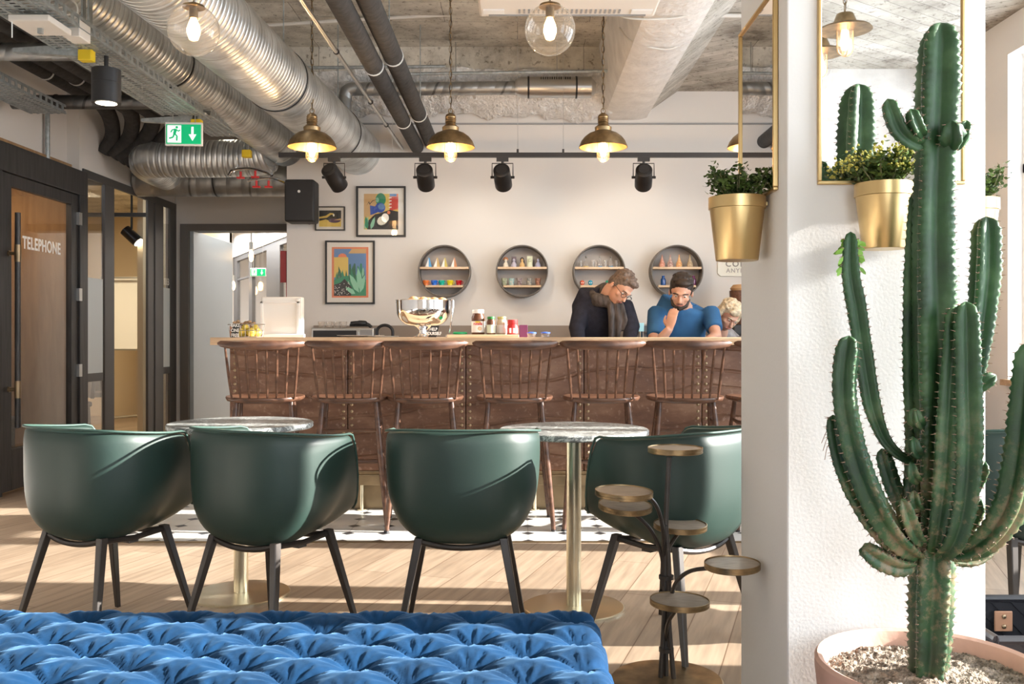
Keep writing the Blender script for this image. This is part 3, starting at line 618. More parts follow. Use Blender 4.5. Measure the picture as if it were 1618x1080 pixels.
for a, lab in (((985, 27), 'upper thin cable looping under the whitewashed beam'), ((999, 66), 'lower thin cable looping under the whitewashed beam')):
    e = (1122, 14) if a[1] < 50 else (1088, 66)
    mid = ((a[0]+e[0])/2+8, max(a[1], e[1])+(2 if a[1] < 50 else 12))
    dd = 1.885*F/(531-mid[1])
    pipe('beam_cable', lab, 'cable', [P(a[0]-20, a[1]-22, dd+.1), P(a[0], a[1], dd), P(*mid, dd), P(e[0]-6, e[1], dd), P(e[0]+8, e[1]-20, dd+.1)], .006, M['beige'], 8, sm=1)
for px, py, d in ((448, 0, 5.6), (615, 0, 6.0), (534, 108, 7.2), (664, 108, 7.2), (1376, 0, 0)):
    if not d: continue
    top = P(px, py, d); q = P(px, {448: 78, 615: 66, 534: 178, 664: 162}[px], d)
    tag(MB().tube([(q.x, d, q.z), (q.x, d, ZC)], .004, 6).build('threaded_rod', M['galv']), {448: 'thin threaded rod by the large duct under the ceiling', 615: 'thin threaded rod right of the insulated pipes', 534: 'thin threaded rod left of the down-turned pipe', 664: 'thin threaded rod crossing the plaster beam behind the insulated pipes'}[px], 'rod')
# insulated pipes on the left
for k_, x in enumerate((-3.36, -3.16, -2.98, -2.80)):
    z = 2.98-.03*k_
    pipe('insulated_pipe', ('leftmost', 'second', 'third', 'fourth')[k_]+' of the four thick black pipes in the dark upper left ceiling', 'pipe', [(x, 2.6, z), (x, 5.5, z), (x, 7.2, z), (x-.02, 7.65, z-.03), (x-.10-.06*k_, 7.95, z-.16), (x-.2-.12*k_, 8.02, z-.30)], .062, M['insul'], 20, 'thick black pipes at the upper left', (.72,), M['clip'], sm=1)
pipe('spiral_pipe', 'grey spiral pipe crossing the upper left corner below the black pipes', 'pipe', [(XL, 5.5, 2.775), (-2.62, 5.5, 2.775)], .052, M['duct2'], 20, bands=(.5,))
pipe('spiral_pipe', 'dark spiral pipe crossing in front of the white wall above the telephone door', 'pipe', [(XL, 6.62, 2.76), (-2.55, 6.62, 2.76)], .05, M['ductdark'], 20, bands=(.3,))
pipe('vertical_conduit', 'thin vertical grey conduit on the wall above the telephone door', 'pipe', [(XL-.06, yl(50)+.35, 2.44), (XL-.06, yl(50)+.35, 2.9)], .018, M['galv'], 10)
# cable trays
def tray(x0, x1, z, ya, yb, label, holes=True):
    t = thing('cable_tray', label, 'cable tray', ((x0+x1)/2, (ya+yb)/2, z))
    k = MB(); L_ = yb-ya; n = int(L_/.075)
    for xx in (x0, x1):
        k.b2((xx-.002, ya, z), (xx+.002, yb, z+.018)); k.b2((xx-.002, ya, z+.045), (xx+.002, yb, z+.062))
        for i in range(n): y = ya+L_*(i+.5)/n; k.b2((xx-.002, y-.022, z+.018), (xx+.002, y+.006, z+.045))
    k.build('side_rail', M['galv'], t, False, world=True)
    k = MB()
    for i in range(n*2): y = ya+L_*(i+.5)/(n*2); k.b2((x0, y-.010, z), (x1, y+.006, z+.003))
    for j in range(6): x = x0+(x1-x0)*j/5; k.b2((x-.008, ya, z-.001), (x+.008, yb, z+.002))
    k.build('perforated_base', M['galv'], t, False, world=True)
    for j in range(5):
        q = MB(); pts = [(x0+(x1-x0)*(j+1)/6+.02*math.sin(y*5+j*2), y, z+.014+.005*(j % 2)) for y in [ya+L_*i/40 for i in range(41)]]
        q.tube(pts, .008, 6); q.build('cable', M['beige'] if j % 2 else M['clip'], t, world=True)
    return t
tr = tray(-2.42, -2.14, 2.60, 3.3, 6.35, 'main perforated cable tray with pale cables at the upper left')
tray(-3.42, -3.18, 2.66, 3.4, 6.55, 'smaller perforated cable tray near the left wall')
tray(-2.40, -2.18, 2.66, 6.6, 7.3, 'short far cable tray piece behind the exit sign')
for (px, py, lab) in ((137, 88, 'yellow capped hanger bracket nearest the white boxes'), (311, 196, 'yellow capped hanger bracket above the green exit sign'), (390, 243, 'yellow capped hanger bracket before the crosswise duct')):
    d = 1.475*F/(531-py); c = P(px, py, d); t = thing('tray_hanger', lab, 'bracket', c)
    k = MB(); k.b2((-.022, -.02, 0), (.022, .02, .01)); k.b2((-.022, -.02, 0), (-.012, .02, ZC-c.z)); k.b2((.012, -.02, 0), (.022, .02, ZC-c.z)); k.build('channel_post', M['galv'], t)
    MB().b2((-.035, -.028, -.03), (.035, .028, .03)).build('end_cap', M['yellow'], t, bevel=.004)
    if px < 350: k = MB(); k.prism([(-.38, .015), (-.38, .035), (0, .06), (0, -.01)], -.02, .02); k.build('support_arm', M['galv'], t)
t = thing('control_box', 'flat white box fixed under the cable tray at the upper left', 'box', P(64, 40, 4.4))
MB().box((0, 0, 0), (.19, .22, .03)).build('housing', M['beige'], t, bevel=.005); MB().tube([(-.08, -.1, -.01), (-.08, -.1, -.09)], .003, 6).build('pull_cord', M['clip'], t)
MB().box((.0, 0, .03), (.02, .02, .14)).build('mount', M['galv'], t)
t = thing('junction_box', 'small off white junction box beside the flat white box', 'box', P(121, 50, 4.6)); MB().box((0, 0, 0), (.085, .12, .085)).build('housing', M['beige'], t, bevel=.004)
MB().tube(smoothpath([(0, 0, .04), (.02, -.05, .12), (-.08, -.1, .16), (-.2, -.1, .14)]), .005, 6).build('cable', M['clip'], t)
# surface spots
for (px, py, d, lab, w) in ((168, 138, 5.0, 'black cylinder ceiling spotlight lit below the cable tray', .074), (361, 194, 8.0, 'farther lit cylinder spotlight right of the exit sign', .07)):
    c = P(px, py, d); t = thing('ceiling_spotlight', lab, 'spotlight', c)
    MB().lathe([(w, -.085), (w, .02), (w*.985, .022), (w, .024), (w, .095)], (0, 0, 0), 32).build('housing', M['black'], t, ang=.5)
    MB().lathe([(w*.72, -.0865), (w*.72, -.0855)], (0, 0, 0), 24).build('lens', M['lit'], t)
    MB().tube([(0, 0, .09), (0, 0, (2.6 if d < 6 else ZC)-c.z)], .012, 8).build('stem', M['black'], t)
    light('SPOT', 'spot_glow', c+Vector((0, 0, -.12)), 25, (1, .85, .65), .05, c+Vector((0, 0, -2)), spot=1.4)
# sprinkler manifold
t = thing('valve_manifold', 'curved chrome pipes with four small red valves under the crosswise duct', 'valve', P(400, 277, 7.7))
k = MB()
k.tube(smoothpath([(-.20, .0, -.0), (-.16, 0, .045), (-.02, 0, .055), (.10, 0, .03), (.16, 0, .0)]), .012, 10); k.tube(smoothpath([(-.05, .0, -.045), (.02, 0, -.03), (.14, 0, -.02), (.24, 0, -.05), (.26, .0, -.06)]), .012, 10)
k.tube([(-.16, 0, .04), (-.16, .2, .12)], .012, 8); k.tube([(.14, 0, -.02), (.14, .2, .12)], .012, 8); k.build('pipework', M['chrome'], t)
for x, z in ((-.10, -.0), (.02, .005), (.03, -.075), (.13, -.075)):
    k = MB(); k.tube([(x, -.01, z-.02), (x, -.01, z+.03)], .01, 8); k.box((x, -.01, z-.022), (.06, .03, .014)); k.build('red_valve', M['red'], t)
# air unit
t = thing('air_conditioner', 'white ceiling air conditioner cassette at the top centre', 'air conditioner', (PX(897, 5.3), 5.10, 2.965))
MB().b2((-.505, -.6, -.02), (.505, .30, .02)).build('panel', M['beige'], t, bevel=.015); MB().b2((-.4, -.4, .02), (.36, .25, ZC-2.965)).build('body', M['clip'], t)
k = MB(); [k.b2((-.28+i*.027, .17, -.024), (-.268+i*.027, .23, -.019)) for i in range(22)]; k.build('grille_slot', M['grey'], t)
k = MB(); k.b2((-.45, .255, -.024), (.45, .275, -.019)); k.build('air_outlet', M['grey'], t)
k = MB(); [k.b2((x-.06, .17, -.025), (x+.06, .24, -.0195)) for x in (-.42, .42)]; k.build('corner_cover', M['clip'], t)
# track with spotlights
YT = 7.0; ZT = PZ(245, YT)
t = thing('light_track', 'long black lighting track hung in front of the back wall', 'light track', (0, YT, ZT))
MB().b2((PX(441, YT), YT-.018, ZT-.017), (PX(1300, YT), YT+.018, ZT+.017)).build('rail', M['black'], t, world=True)
k = MB(); [k.tube([(PX(p, YT), YT, ZT), (PX(p, YT), YT, ZC if p < 960 else ZR)], .0018, 5) for p in (818, 890, 620)]; k.build('suspension_wire', M['steel'], t, world=True)
for p in (818, 890): MB().lathe([(.008, 0), (.008, .03)], (PX(p, YT), YT, ZT+.015), 8).build('wire_clamp', M['black'], t, world=True)
def track_head(px, aim, lab, down=.0):
    c = P(px, 280, YT); top = ZT-.017; t = thing('track_spotlight', lab, 'spotlight', (c.x, YT, c.z), 0, 'black spotlights on the long track')
    ax = (Vector(aim)-Vector((c.x, YT, c.z))).normalized(); q = ax.to_track_quat('Z', 'Y').to_matrix()
    MB().lathe([(.045, -.10), (.062, -.09), (.064, .0), (.066, .005), (.066, .10), (.058, .10), (.05, .08)], (0, 0, 0), 28, q).build('housing', M['blackm'], t)
    MB().lathe([(.04, -.101), (.04, -.104)], (0, 0, 0), 20, q).build('rear_cap', M['black'], t)
    MB().lathe([(.048, .075), (.048, .08)], (0, 0, 0), 20, q).build('lens', M['lit'], t)
    hz = top-c.z
    k = MB(); k.tube([(-.078, 0, 0), (-.078, 0, hz-.045), (.078, 0, hz-.045), (.078, 0, 0)], .004, 6); k.build('yoke', M['blackm'], t)
    [MB().tube([(s*.062, 0, 0), (s*.09, 0, 0)], .010, 8).build('knob', M['blackm'], t) for s in (-1, 1)]
    k = MB(); k.b2((-.045, -.016, hz-.03), (.045, .016, hz)); k.tube([(0, 0, hz-.03), (0, 0, hz-.05)], .01, 8); k.build('adapter', M['black'], t)
    k = MB(); k.tube(smoothpath([(.0, 0, hz-.04), (-.035, -.01, hz-.06), (.0, -.02, hz-.075), (.02, -.02, .07)], 4), .003, 6); k.build('cord', M['black'], t)
    return Vector((c.x, YT, c.z))+ax*.12
Q = [(672, (PX(690, YW), YW, 1.7), 'track spotlight above the first round shelf'), (794, (PX(815, YW), YW, 1.7), 'track spotlight above the second round shelf'), (1017, (PX(1010, YW), YW, 1.7), 'track spotlight between the third and fourth round shelf')]
for px, aim, lab in Q:
    p = track_head(px, aim, lab); light('SPOT', 'track_glow', p, 9, (1, .93, .82), .03, aim, spot=1.5)
p = track_head(528, (PX(640, YW), YW, ZT-.95), 'tilted track spotlight in front of the end of the large duct')
light('SPOT', 'track_glow', (PX(940, YT), YT, ZT-.1), 7, (1, .93, .82), .04, (PX(960, YW), YW, 1.6), spot=1.5)
# ================================================================ BAR
ZB = 1.093; YF = 5.93
t = thing('bar_counter', 'long bar clad in brown leather panels with rows of brass nails', 'bar counter', (0, 6.2, 0))
xs = [-1.84, -1.088, -.338, .412, 1.162, 1.912, 2.60]
for a, b_ in zip(xs, xs[1:]):
    MB().b2((a+.002, YF, .245), (b_-.002, YF+.04, 1.045)).build('leather_panel', M['leather'], t, world=True, bevel=.006)
k = MB(); k.b2((-1.84, YF+.04, 0), (2.6, 6.42, 1.043)); k.build('body', M['stool'], t, False, world=True)
MB().b2((-1.84, 6.42, .90), (2.6, 6.70, .94)).build('inner_worktop', M['counter'], t, world=True, bevel=.003)
k = MB(); k.b2((-1.84, 5.86, .165), (2.6, YF+.02, .225)); k.b2((-1.84, 5.90, .225), (2.6, YF+.03, .245)); k.build('bronze_ledge', M['bronze'], t, world=True, bevel=.004)
k = MB(); k.b2((-1.83, YF+.0, 0), (2.59, YF+.04, .165)); k.build('plinth', M['bronze'], t, False, world=True)
for x in (-1.3, -.99, .1, .9, 1.7): 
    k = MB(); k.tube([(x, 5.885, 0.006), (x, 5.885, .17)], .011, 10); k.lathe([(.03, .006), (.03, .012)], (x, 5.885, 0), 14); k.build('ledge_post', M['brass'], t, world=True)
for i, x in enumerate(xs[:-1]):
    k = MB()
    for s in ((.035,) if i == 0 else (-.026, .026)):
        n = 18
        for j in range(n):
            z = .275+.74*j/(n-1); k.ell((x+s, YF-.001, z), (.0100, .007, .0100), 10, 5)
    o = k.build('nail_row', M['stud'], t, world=True)
o = MB().b2((-1.93, 5.83, 1.045), (2.65, 6.5, ZB)).build('worktop', M['counter'], bevel=.003); tag(o, 'long light oak worktop lying on the leather bar', 'worktop')
# back counter
t = thing('back_counter', 'low counter with sink along the back wall behind the bar', 'counter', (0, 7.85, 0))
MB().b2((-1.95, 7.56, 0), (2.7, 8.18, .87)).build('cabinet', M['grey2'], t, False, world=True); MB().b2((-1.97, 7.54, .87), (2.7, 8.19, .90)).build('worktop', M['counter'], t, world=True, bevel=.003)
MB().b2((-1.8, 8.175, .90), (2.7, 8.195, PZ(514, 8.18))).build('backsplash', cm('brown grey splashback', (.28, .23, .19), .4), t, False, world=True)
# ================================================================ STOOLS
def make_stool():
    t = thing('bar_stool', '', 'bar stool', (0, 0, 0), 0, 'spindle back bar stools along the bar')
    wd = M['stool']
    k = MB(); rings = []
    N_ = 40
    def outl(a, s=1.0):
        c, sn = math.cos(a), math.sin(a)
        x = .225*math.copysign(abs(c)**.62, c)*s; y = .205*math.copysign(abs(sn)**.72, sn)*s
        return x*(1-.10*(y/.205 < 0)*abs(y/.205)), y
    for s, z in ((.80, .712), (.97, .720), (1.0, .733), (.985, .743), (.93, .746), (.7, .738), (.35, .730), (.02, .729)):
        rings.append([Vector((*outl(2*PI*i/N_, s), z+(.006*abs(outl(2*PI*i/N_, s)[0]/.225)**2))) for i in range(N_)])
    k.rings(rings); k.build('seat', wd, t, ang=1.0)
    for sx in (-1, 1):
        for sy in (-1, 1):
            a, b_ = Vector((sx*.150, sy*.135, .722)), Vector((sx*.215, sy*.213, 0))
            pts = [a.lerp(b_, q/8) for q in range(9)]; k = MB(); k.tube(pts, [.0125, .015, .0175, .019, .019, .018, .0165, .0145, .012], 12)
            l = k.build('leg', wd, t)
            k = MB(); k.lathe([(.0145, 0), (.0145, .010)], b_, 10); k.build('foot_cap', M['black'], l)
    def at(sx, sy, z): q = 1-z/.722; return Vector((sx*(.150+.065*q), sy*(.135+.078*q), z))
    k = MB(); k.tube([at(-1, -1, .56), at(1, -1, .56)], .009, 8); k.build('stretcher', wd, t)
    k = MB(); k.tube([at(-1, 1, .34), at(1, 1, .34)], .013, 10, ry=.8); k.build('footrest', wd, t)
    for s in (-1, 1):
        k = MB(); k.tube([at(s, -1, .60), at(s, 0, .592), at(s, 1, .60)], [.009, .012, .009], 8); k.build('stretcher', wd, t)
        k = MB(); k.tube([at(s, -1, .36), at(s, 1, .30)], .011, 8); k.build('stretcher', wd, t)
    def rail(u): return Vector((.238*u, -.318+.085*u*u, 0))
    k = MB(); rings = []; n = 28
    for i in range(n+1):
        u = -1+2*i/n; c = rail(u); e = abs(u)**3; hh = .0275*(1-.45*e); top = 1.072-.002*e; zc = top-hh; tang = Vector((.238, .17*u, 0)).normalized(); nn = Vector((-tang.y, tang.x, 0))
        if i in (0, n): hh *= .45
        rings.append([c+nn*(.0125*(.5 if i in (0, n) else 1)*math.cos(a))+Vector((0, 0, zc+hh*math.copysign(abs(math.sin(a))**.7, math.sin(a)))) for a in [2*PI*q/14 for q in range(14)]])
    k.rings(rings); k.build('top_rail', wd, t, ang=1.0)
    for j in range(8):
        u = -1+2*j/7; p1 = rail(u*.83)+Vector((0, 0, 1.035)); p0 = Vector((.172*u, -.188+.028*u*u, .738))
        pts = [p0.lerp(p1, q/6) for q in range(7)]; k = MB(); k.tube(pts, [.0055, .0068, .0078, .008, .0075, .0065, .0055], 8); k.build('spindle', wd, t)
    return t
st = make_stool()
SP = [(-1.478, .19, 'wooden spindle-back bar stool at the left end of the bar below the yellow fruit'), (-.980, .12, 'second wooden bar stool from the left, before the white box and microwave'),
 (-.547, .10, 'wooden bar stool directly below the shiny steel punch bowl'), (-.026, .03, 'wooden bar stool in front of the jars and chopping board'),
 (.480, -.06, 'wooden bar stool in front of the man in the dark sweater'), (.968, -.10, 'wooden bar stool in front of the man in the blue t-shirt'), (1.44, .0, 'rightmost bar stool, mostly hidden behind the white pillar')]
for i, (x, a, lab) in enumerate(SP):
    if i == 0: st.location = (x, 5.445, .006); st.rotation_euler = (0, 0, a); st['label'] = lab
    else: dup(st, (x, 5.445, .006), a, lab)
# ================================================================ ARMCHAIRS
def smooth(a, b_, x): x = max(0, min(1, (x-a)/(b_-a))); return x*x*(3-2*x)
def make_armchair():
    t = thing('armchair', '', 'armchair', (0, 0, 0), 0, 'green leather tub armchairs')
    NA, NT = 72, 22
    def rim(phi):
        a = abs(phi); h = .775-.028*smooth(.5, 1.9, a)-.30*smooth(1.95, 2.55, a)
        e = 2.5; c, s = -math.cos(phi), math.sin(phi)
        r = (abs(s/.298)**e+abs(c/.275)**e)**(-1/e)
        return r, h
    rings = []
    for j in range(NT+1):
        ring = []
        tt = PI/2*j/NT
        for i in range(NA):
            phi = -PI+2*PI*i/NA; r, h = rim(phi); a = abs(phi)
            n = 3.5-.9*smooth(.7, 2.2, a)
            rr_ = r*math.sin(tt)**(2/n)*(1-.05*math.sin(tt)**8*(1-smooth(1.9, 2.5, a))); z = .355+(h-.355)*(1-math.cos(tt)**(2/n))+.075*smooth(.7, 2.1, a)*math.sin(tt)**2*math.cos(tt)**.6
            ring.append(Vector((rr_*math.sin(phi), -rr_*math.cos(phi)-.02+.03*math.sin(tt), z)))
        rings.append(ring)
    k = MB(); rings[0] = [v*1 for v in rings[0]]
    k.rings(rings[1:], False); n0 = NA; c = k.pts([(0, -.02, .362)])
    for i in range(NA): k.face(((i+1) % NA, i, c))
    o = k.build('shell', M['teal'], t, ang=2.0, mods=(('SOLIDIFY', dict(thickness=.03, offset=-1)), ('SUBSURF', dict(levels=1, render_levels=1))))
    k = MB(); k.tube([v+Vector((0, 0, .001)) for v in rings[-1]]+[rings[-1][0]], .0045, 8, False); k.build('piping', M['tealseam'], t, ang=2.0)
    k = MB(); k.ell((0, .0, .452), (.19, .19, .03), 40, 12); k.build('seat_cushion', M['teal'], t, ang=2.0)
    for sx in (-1, 1):
        for sy in (-1, 1):
            a, b_ = Vector((sx*.150, sy*.135, .385)), Vector((sx*.222, sy*.222, 0)); k = MB(); ax = (b_-a).normalized()
            rg = []
            for q, w in ((0, .0150), (.5, .0125), (1, .0085)):
                c = a.lerp(b_, q); rg.append([c+Vector((x*w, y*w, 0)) for x, y in ((-1, -.8), (-.8, -1), (.8, -1), (1, -.8), (1, .8), (.8, 1), (-.8, 1), (-1, .8))])
            k.rings(rg); k.build('leg', M['leg'], t, ang=.4)
    k = MB()
    for s in (-1, 1):
        k.tube(smoothpath([(-.152, s*.137, .374), (-.08, s*.145, .358), (0, s*.148, .352), (.08, s*.145, .358), (.152, s*.137, .374)], 4), .011, 8)
        k.tube([(s*.15, -.137, .372), (s*.152, 0, .362), (s*.15, .137, .372)], .011, 8)
    k.box((0, 0, .350), (.30, .04, .012))
    k.build('leg_frame', M['leg'], t)
    return t
ac = make_armchair()
AC = [((-1.545, 3.50, 0), -.50, 'green leather armchair at the far left, its back to us'), ((-.905, 3.42, 0), -.52, 'second green armchair from the left, before the left marble table'),
 ((-.205, 3.45, 0), 0.0, 'green armchair with its back squarely to us, left of the right marble table'), ((.555, 3.38, 0), .76, 'green armchair behind the small brass plant stand, beside the pillar'),
 ((1.86, 3.50, 0), .3, 'green armchair right of the pillar, partly hidden by the cactus')]
for i, (l, a, lab) in enumerate(AC):
    if i == 0: ac.location = l; ac.rotation_euler = (0, 0, a); ac['label'] = lab
    else: dup(ac, l, a, lab)
# ================================================================ TABLES
def table(x, y, h, lab, top=True):
    t = thing('round_table', lab, 'table', (x, y, 0), 0, 'round marble pedestal tables')
    MB().lathe([(.02, h-.024), (.296, h-.024), (.302, h-.019), (.302, h-.004), (.298, h), (.02, h)], (0, 0, 0), 72).build('marble_top', M['marble'], t, ang=.5)
    MB().lathe([(.0, .0), (.205, 0), (.205, .008), (.2, .011), (.03, .014), (0, .014)], (0, 0, 0), 64).build('base_plate', M['brass'], t, ang=.5)
    MB().lathe([(.030, .012), (.030, h-.03), (.08, h-.028), (.08, h-.022)], (0, 0, 0), 36).build('column', M['brass'], t, ang=.5)
table(-1.185, 3.98, .733, 'round dark marble table on a brass column, behind the two left armchairs')
table(.222, 3.78, .727, 'round dark marble table on a brass column, left of the brass plant stand')
# ================================================================ OTTOMAN
def ottoman():
    t = thing('tufted_ottoman', 'large deep-buttoned blue velvet ottoman in the foreground', 'ottoman', (-.8, 1.75, 0))
    x0, x1, y0, y1, top, rho = -1.75, .183, 1.15, 2.215, .457, .045
    Sx, ry = .2245, .0752; by, bx = 2.135, .128
    ix0, ix1, iy0, iy1 = x0+rho, x1-rho, y0+rho, y1-rho
    side = .30; ext = rho*PI/2+side
    st_ = .0055
    def axis(a, b_):
        n = int((b_-a)/st_); core = [a+(b_-a)*i/n for i in range(n+1)]
        e = [ext*(i/26)**1.15 for i in range(1, 27)]
        return [a-q for q in e[::-1]]+core+[b_+q for q in e]
    X = axis(ix0, ix1); Y = axis(iy0, iy1); k = MB(); R_ = random.Random(5)
    def hgt(x, y):
        u = (x-bx)/Sx+(y-by)/(2*ry); v = (x-bx)/Sx-(y-by)/(2*ry)
        su, sv = abs(math.sin(PI*u)), abs(math.sin(PI*v))
        iu, iv = round(u), round(v); du, dv = u-iu, v-iv
        dx = Sx*(du+dv)/2; dy = ry*(du-dv); d = math.hypot(dx, dy*1.15); a = math.atan2(dy, dx)
        e = min(abs(du), abs(dv))*.115
        h = .007*(su*sv)**.5+.003-.030*math.exp(-(d/.040)**1.05)-(.003+.007*math.exp(-d/.05))*math.exp(-e/.0045)
        w_ = math.exp(-((d-.042)/.030)**2)
        h += w_*(.0021*math.sin(9*a+iu*2.3+iv*1.7)+.0018*math.sin(17*a+iu*5.1+iv))
        h += .0015*math.sin(x*37+y*11)*math.sin(y*41-x*13)
        return h
    rows = []
    for y in Y:
        row = []
        for x in X:
            cx = min(max(x, ix0), ix1); cy = min(max(y, iy0), iy1); ox, oy = x-cx, y-cy
            # radial compression at corners
            L_ = math.hypot(ox, oy)
            if L_ > 1e-9:
                m = max(abs(ox), abs(oy)); dx_, dy_ = ox/L_, oy/L_; L_ = m
                if L_ < rho*PI/2: off, dr = rho*math.sin(L_/rho), rho*(1-math.cos(L_/rho)); nz = math.cos(L_/rho)
                else: off, dr, nz = rho, rho+L_-rho*PI/2, 0
                nrm = Vector((dx_*math.sqrt(1-nz*nz), dy_*math.sqrt(1-nz*nz), nz)); p = Vector((cx+dx_*off, cy+dy_*off, top-dr))
            else: nrm = Vector((0, 0, 1)); p = Vector((x, y, top))
            sx_ = cx+ox*1.0; sy_ = cy+oy*1.0
            row.append(p+nrm*hgt(sx_, sy_))
        rows.append(row)
    k.rings(rows, False, False); k.build('tufted_cover', M['velvet'], t, world=True, ang=3)
    k = MB(); n = 0
    for i in range(-40, 12):
        for j in range(-2, 16):
            x = bx+Sx*i+(Sx/2 if j % 2 else 0); y = by-ry*j
            if x0+.03 < x < x1-.03 and y0+.03 < y < y1+.0: k.ell((x, y, top-.022), (.011, .011, .006), 10, 5)
    o = k.build('upholstery_buttons', M['velvet'], t, world=True); o['kind'] = 'stuff'
    MB().b2((x0+.02, y0+.02, .07), (x1-.02, y1-.02, .13)).build('base_frame', M['black'], t, world=True, bevel=.005)
    for x in (x0+.12, x1-.12):
        for y in (y0+.12, y1-.12): MB().lathe([(.02, 0), (.032, .075)], (x, y, 0), 16).build('foot', M['darkwood'], t, world=True)
ottoman()
# ================================================================ PLANT STAND
t = thing('plant_stand', 'branching metal stand with six small empty round trays beside the pillar', 'plant stand', (.47, 2.965, 0))
MB().lathe([(0, 0), (.175, 0), (.178, .008), (.172, .014), (.03, .018), (0, .018)], (.47, 2.965, 0), 48).build('base_plate', M['oldbrass'], t, world=True)
dk = M['leg']
k = MB()
k.tube(smoothpath([(.45, 2.965, .015), (.462, 2.965, .22), P(1051, 880, 2.965), P(1053, 800, 2.965), P(1057, 722, 2.965)]), .0085, 10)
k.tube(smoothpath([(.49, 2.955, .015), (.475, 2.955, .2), P(1057, 900, 2.955), P(1052, 830, 2.955)]), .008, 10)
k.tube(smoothpath([(.47, 2.98, .015), (.468, 2.98, .2), P(1048, 920, 2.98), P(1049, 850, 2.98)]), .008, 10)
for z in (.10, .28, .33): k.tube([(.468, 2.965, z), (.468, 2.965, z+.012)], .024, 12)
k.build('stem', dk, t, world=True)
TR = [((1067, 709), 2.965, .087, (0, 0), None), ((986, 777), 2.86, .089, (.03, .04), [(1049, 880), (1048, 840), (1040, 805), (1026, 786), (1005, 783)]),
 ((988, 798), 2.98, .086, (.05, .10), [(1048, 925), (1046, 880), (1030, 840), (1010, 818), (995, 808)]), ((1075, 829), 3.06, .087, (.02, .05), [(1053, 910), (1056, 870), (1066, 850), (1076, 838)]),
 ((1157, 891), 2.665, .079, (-.02, .02), [(1060, 945), (1068, 920), (1090, 902), (1125, 897), (1155, 898)]), ((1074, 949), 2.86, .091, (.02, .0), [(1052, 1010), (1055, 985), (1066, 966), (1074, 958)])]
for (px, py), d, r, tilt, arm in TR:
    c = P(px, py, d); rt = Euler((tilt[1], tilt[0], 0)).to_matrix()
    tr_ = MB().lathe([(0, -.012), (r*.97, -.012), (r, -.010), (r, -.0045), (r*.985, -.0043), (r*.985, -.0015), (r, -.001), (r, .006), (r*.975, .0065), (r*.955, .001)], c, 48, rt).build('tray', M['oldbrass'], t, world=True, ang=.6)
    MB().lathe([(0, .0005), (r*.965, .0005), (r*.965, .003), (0, .003)], c, 40, rt).build('tray_inlay', cm('worn wood inlay', (.34, .28, .22), .45, var=.3, vscale=20, stretch=(1, 8, 1)), tr_, world=True)
    if arm:
        n = len(arm); d0 = 2.965
        k = MB(); k.tube(smoothpath([P(a, b_, d0+(d-d0)*min(1, i/(n-1.0))) for i, (a, b_) in enumerate(arm)]), .0065, 8)
        k.tube([c-Vector((0, 0, .024)), c-Vector((0, 0, .010))], .012, 10); k.tube([c+Vector((-.014, 0, -.028)), c+Vector((.014, 0, -.028))], .003, 6); k.build('arm', dk, t, world=True)
# ================================================================ MIRRORS + WALL POTS
def mirror(lab, c, w, h, axis, sgn):
    t = thing('wall_mirror', lab, 'mirror', c)
    rot = Matrix.Identity(3) if axis == 'y' else Matrix.Rotation(-PI/2, 3, 'Z')
    DEP_ = .014
    def bx(mb, x0, x1, y0, y1, z0, z1):
        mb.box(rot @ Vector(((x0+x1)/2, (y0+y1)/2, (z0+z1)/2)), (x1-x0, y1-y0, z1-z0), rot)
    f = .009
    k = MB(); bx(k, -w/2, w/2, -.014, 0, -h/2, -h/2+f); bx(k, -w/2, w/2, -.014, 0, h/2-f, h/2); bx(k, -w/2, -w/2+f, -.014, 0, -h/2+f, h/2-f); bx(k, w/2-f, w/2, -.014, 0, -h/2+f, h/2-f); k.build('frame', M['gold'], t, bevel=.002)
    k = MB(); bx(k, -w/2+f, w/2-f, -.008, 0, -h/2+f, h/2-f); k.build('glass', M['mirror'], t, False)
mirror('tall brass-framed mirror on the pillar front behind the cactus', ((PX(1290, PY0)+PX(1522, PY0))/2, PY0-.001, 1.765), .38, .545, 'y', 1)
mirror('narrow-looking brass-framed mirror on the left side of the pillar', (PX0-.001, 2.705, 1.765), .40, .545, 'x', 1)
def leafy(t, c, R_, Hh, n, seed, mt, size, fl=0):
    rn = random.Random(seed); k = MB(); s = MB(); fk = MB()
    stems = [Vector((rn.uniform(-1, 1)*R_*.95, rn.uniform(-1, 1)*R_*.7, rn.uniform(.45, 1)*Hh)) for _ in range(34)]
    stems = [v for v in stems if (v.x/R_)**2+(v.z/Hh)**2*.6 < 1.35]
    for v in stems:
        p0 = Vector((v.x*.35, v.y*.35, -.01)); pth = [p0, (p0+v)*.5+Vector((v.x*.1, v.y*.1, 0)), v]; s.tube([c+q for q in pth], .0018, 5)
        for q in range(n//len(stems)):
            a = rn.uniform(.3, 1.03); p = c+p0.lerp(v, a)+Vector([rn.gauss(0, 1)*.009 for _ in range(3)])
            th = rn.uniform(0, 2*PI); dr = Vector((math.cos(th), math.sin(th), rn.uniform(-.3, .9))).normalized(); sd_ = dr.cross(Vector((rn.uniform(-1, 1), rn.uniform(-1, 1), 1))).normalized(); L_ = size*rn.uniform(.7, 1.3); w = L_*.34
            nn = dr.cross(sd_)*L_*.12
            k.poly([p, p+dr*L_*.35+sd_*w+nn, p+dr*L_*.8+sd_*w*.7, p+dr*L_, p+dr*L_*.8-sd_*w*.7, p+dr*L_*.35-sd_*w+nn])
        if fl:
            for q in range(fl): fk.ell(c+v+Vector([rn.gauss(0, 1)*.010 for _ in range(3)]), rn.uniform(.002, .0042), 6, 4)
    k.build('foliage', mt, t, world=True); s.build('stems', M['stem'], t, world=True)
    if fl: fk.build('buds', M['flower'], t, world=True)
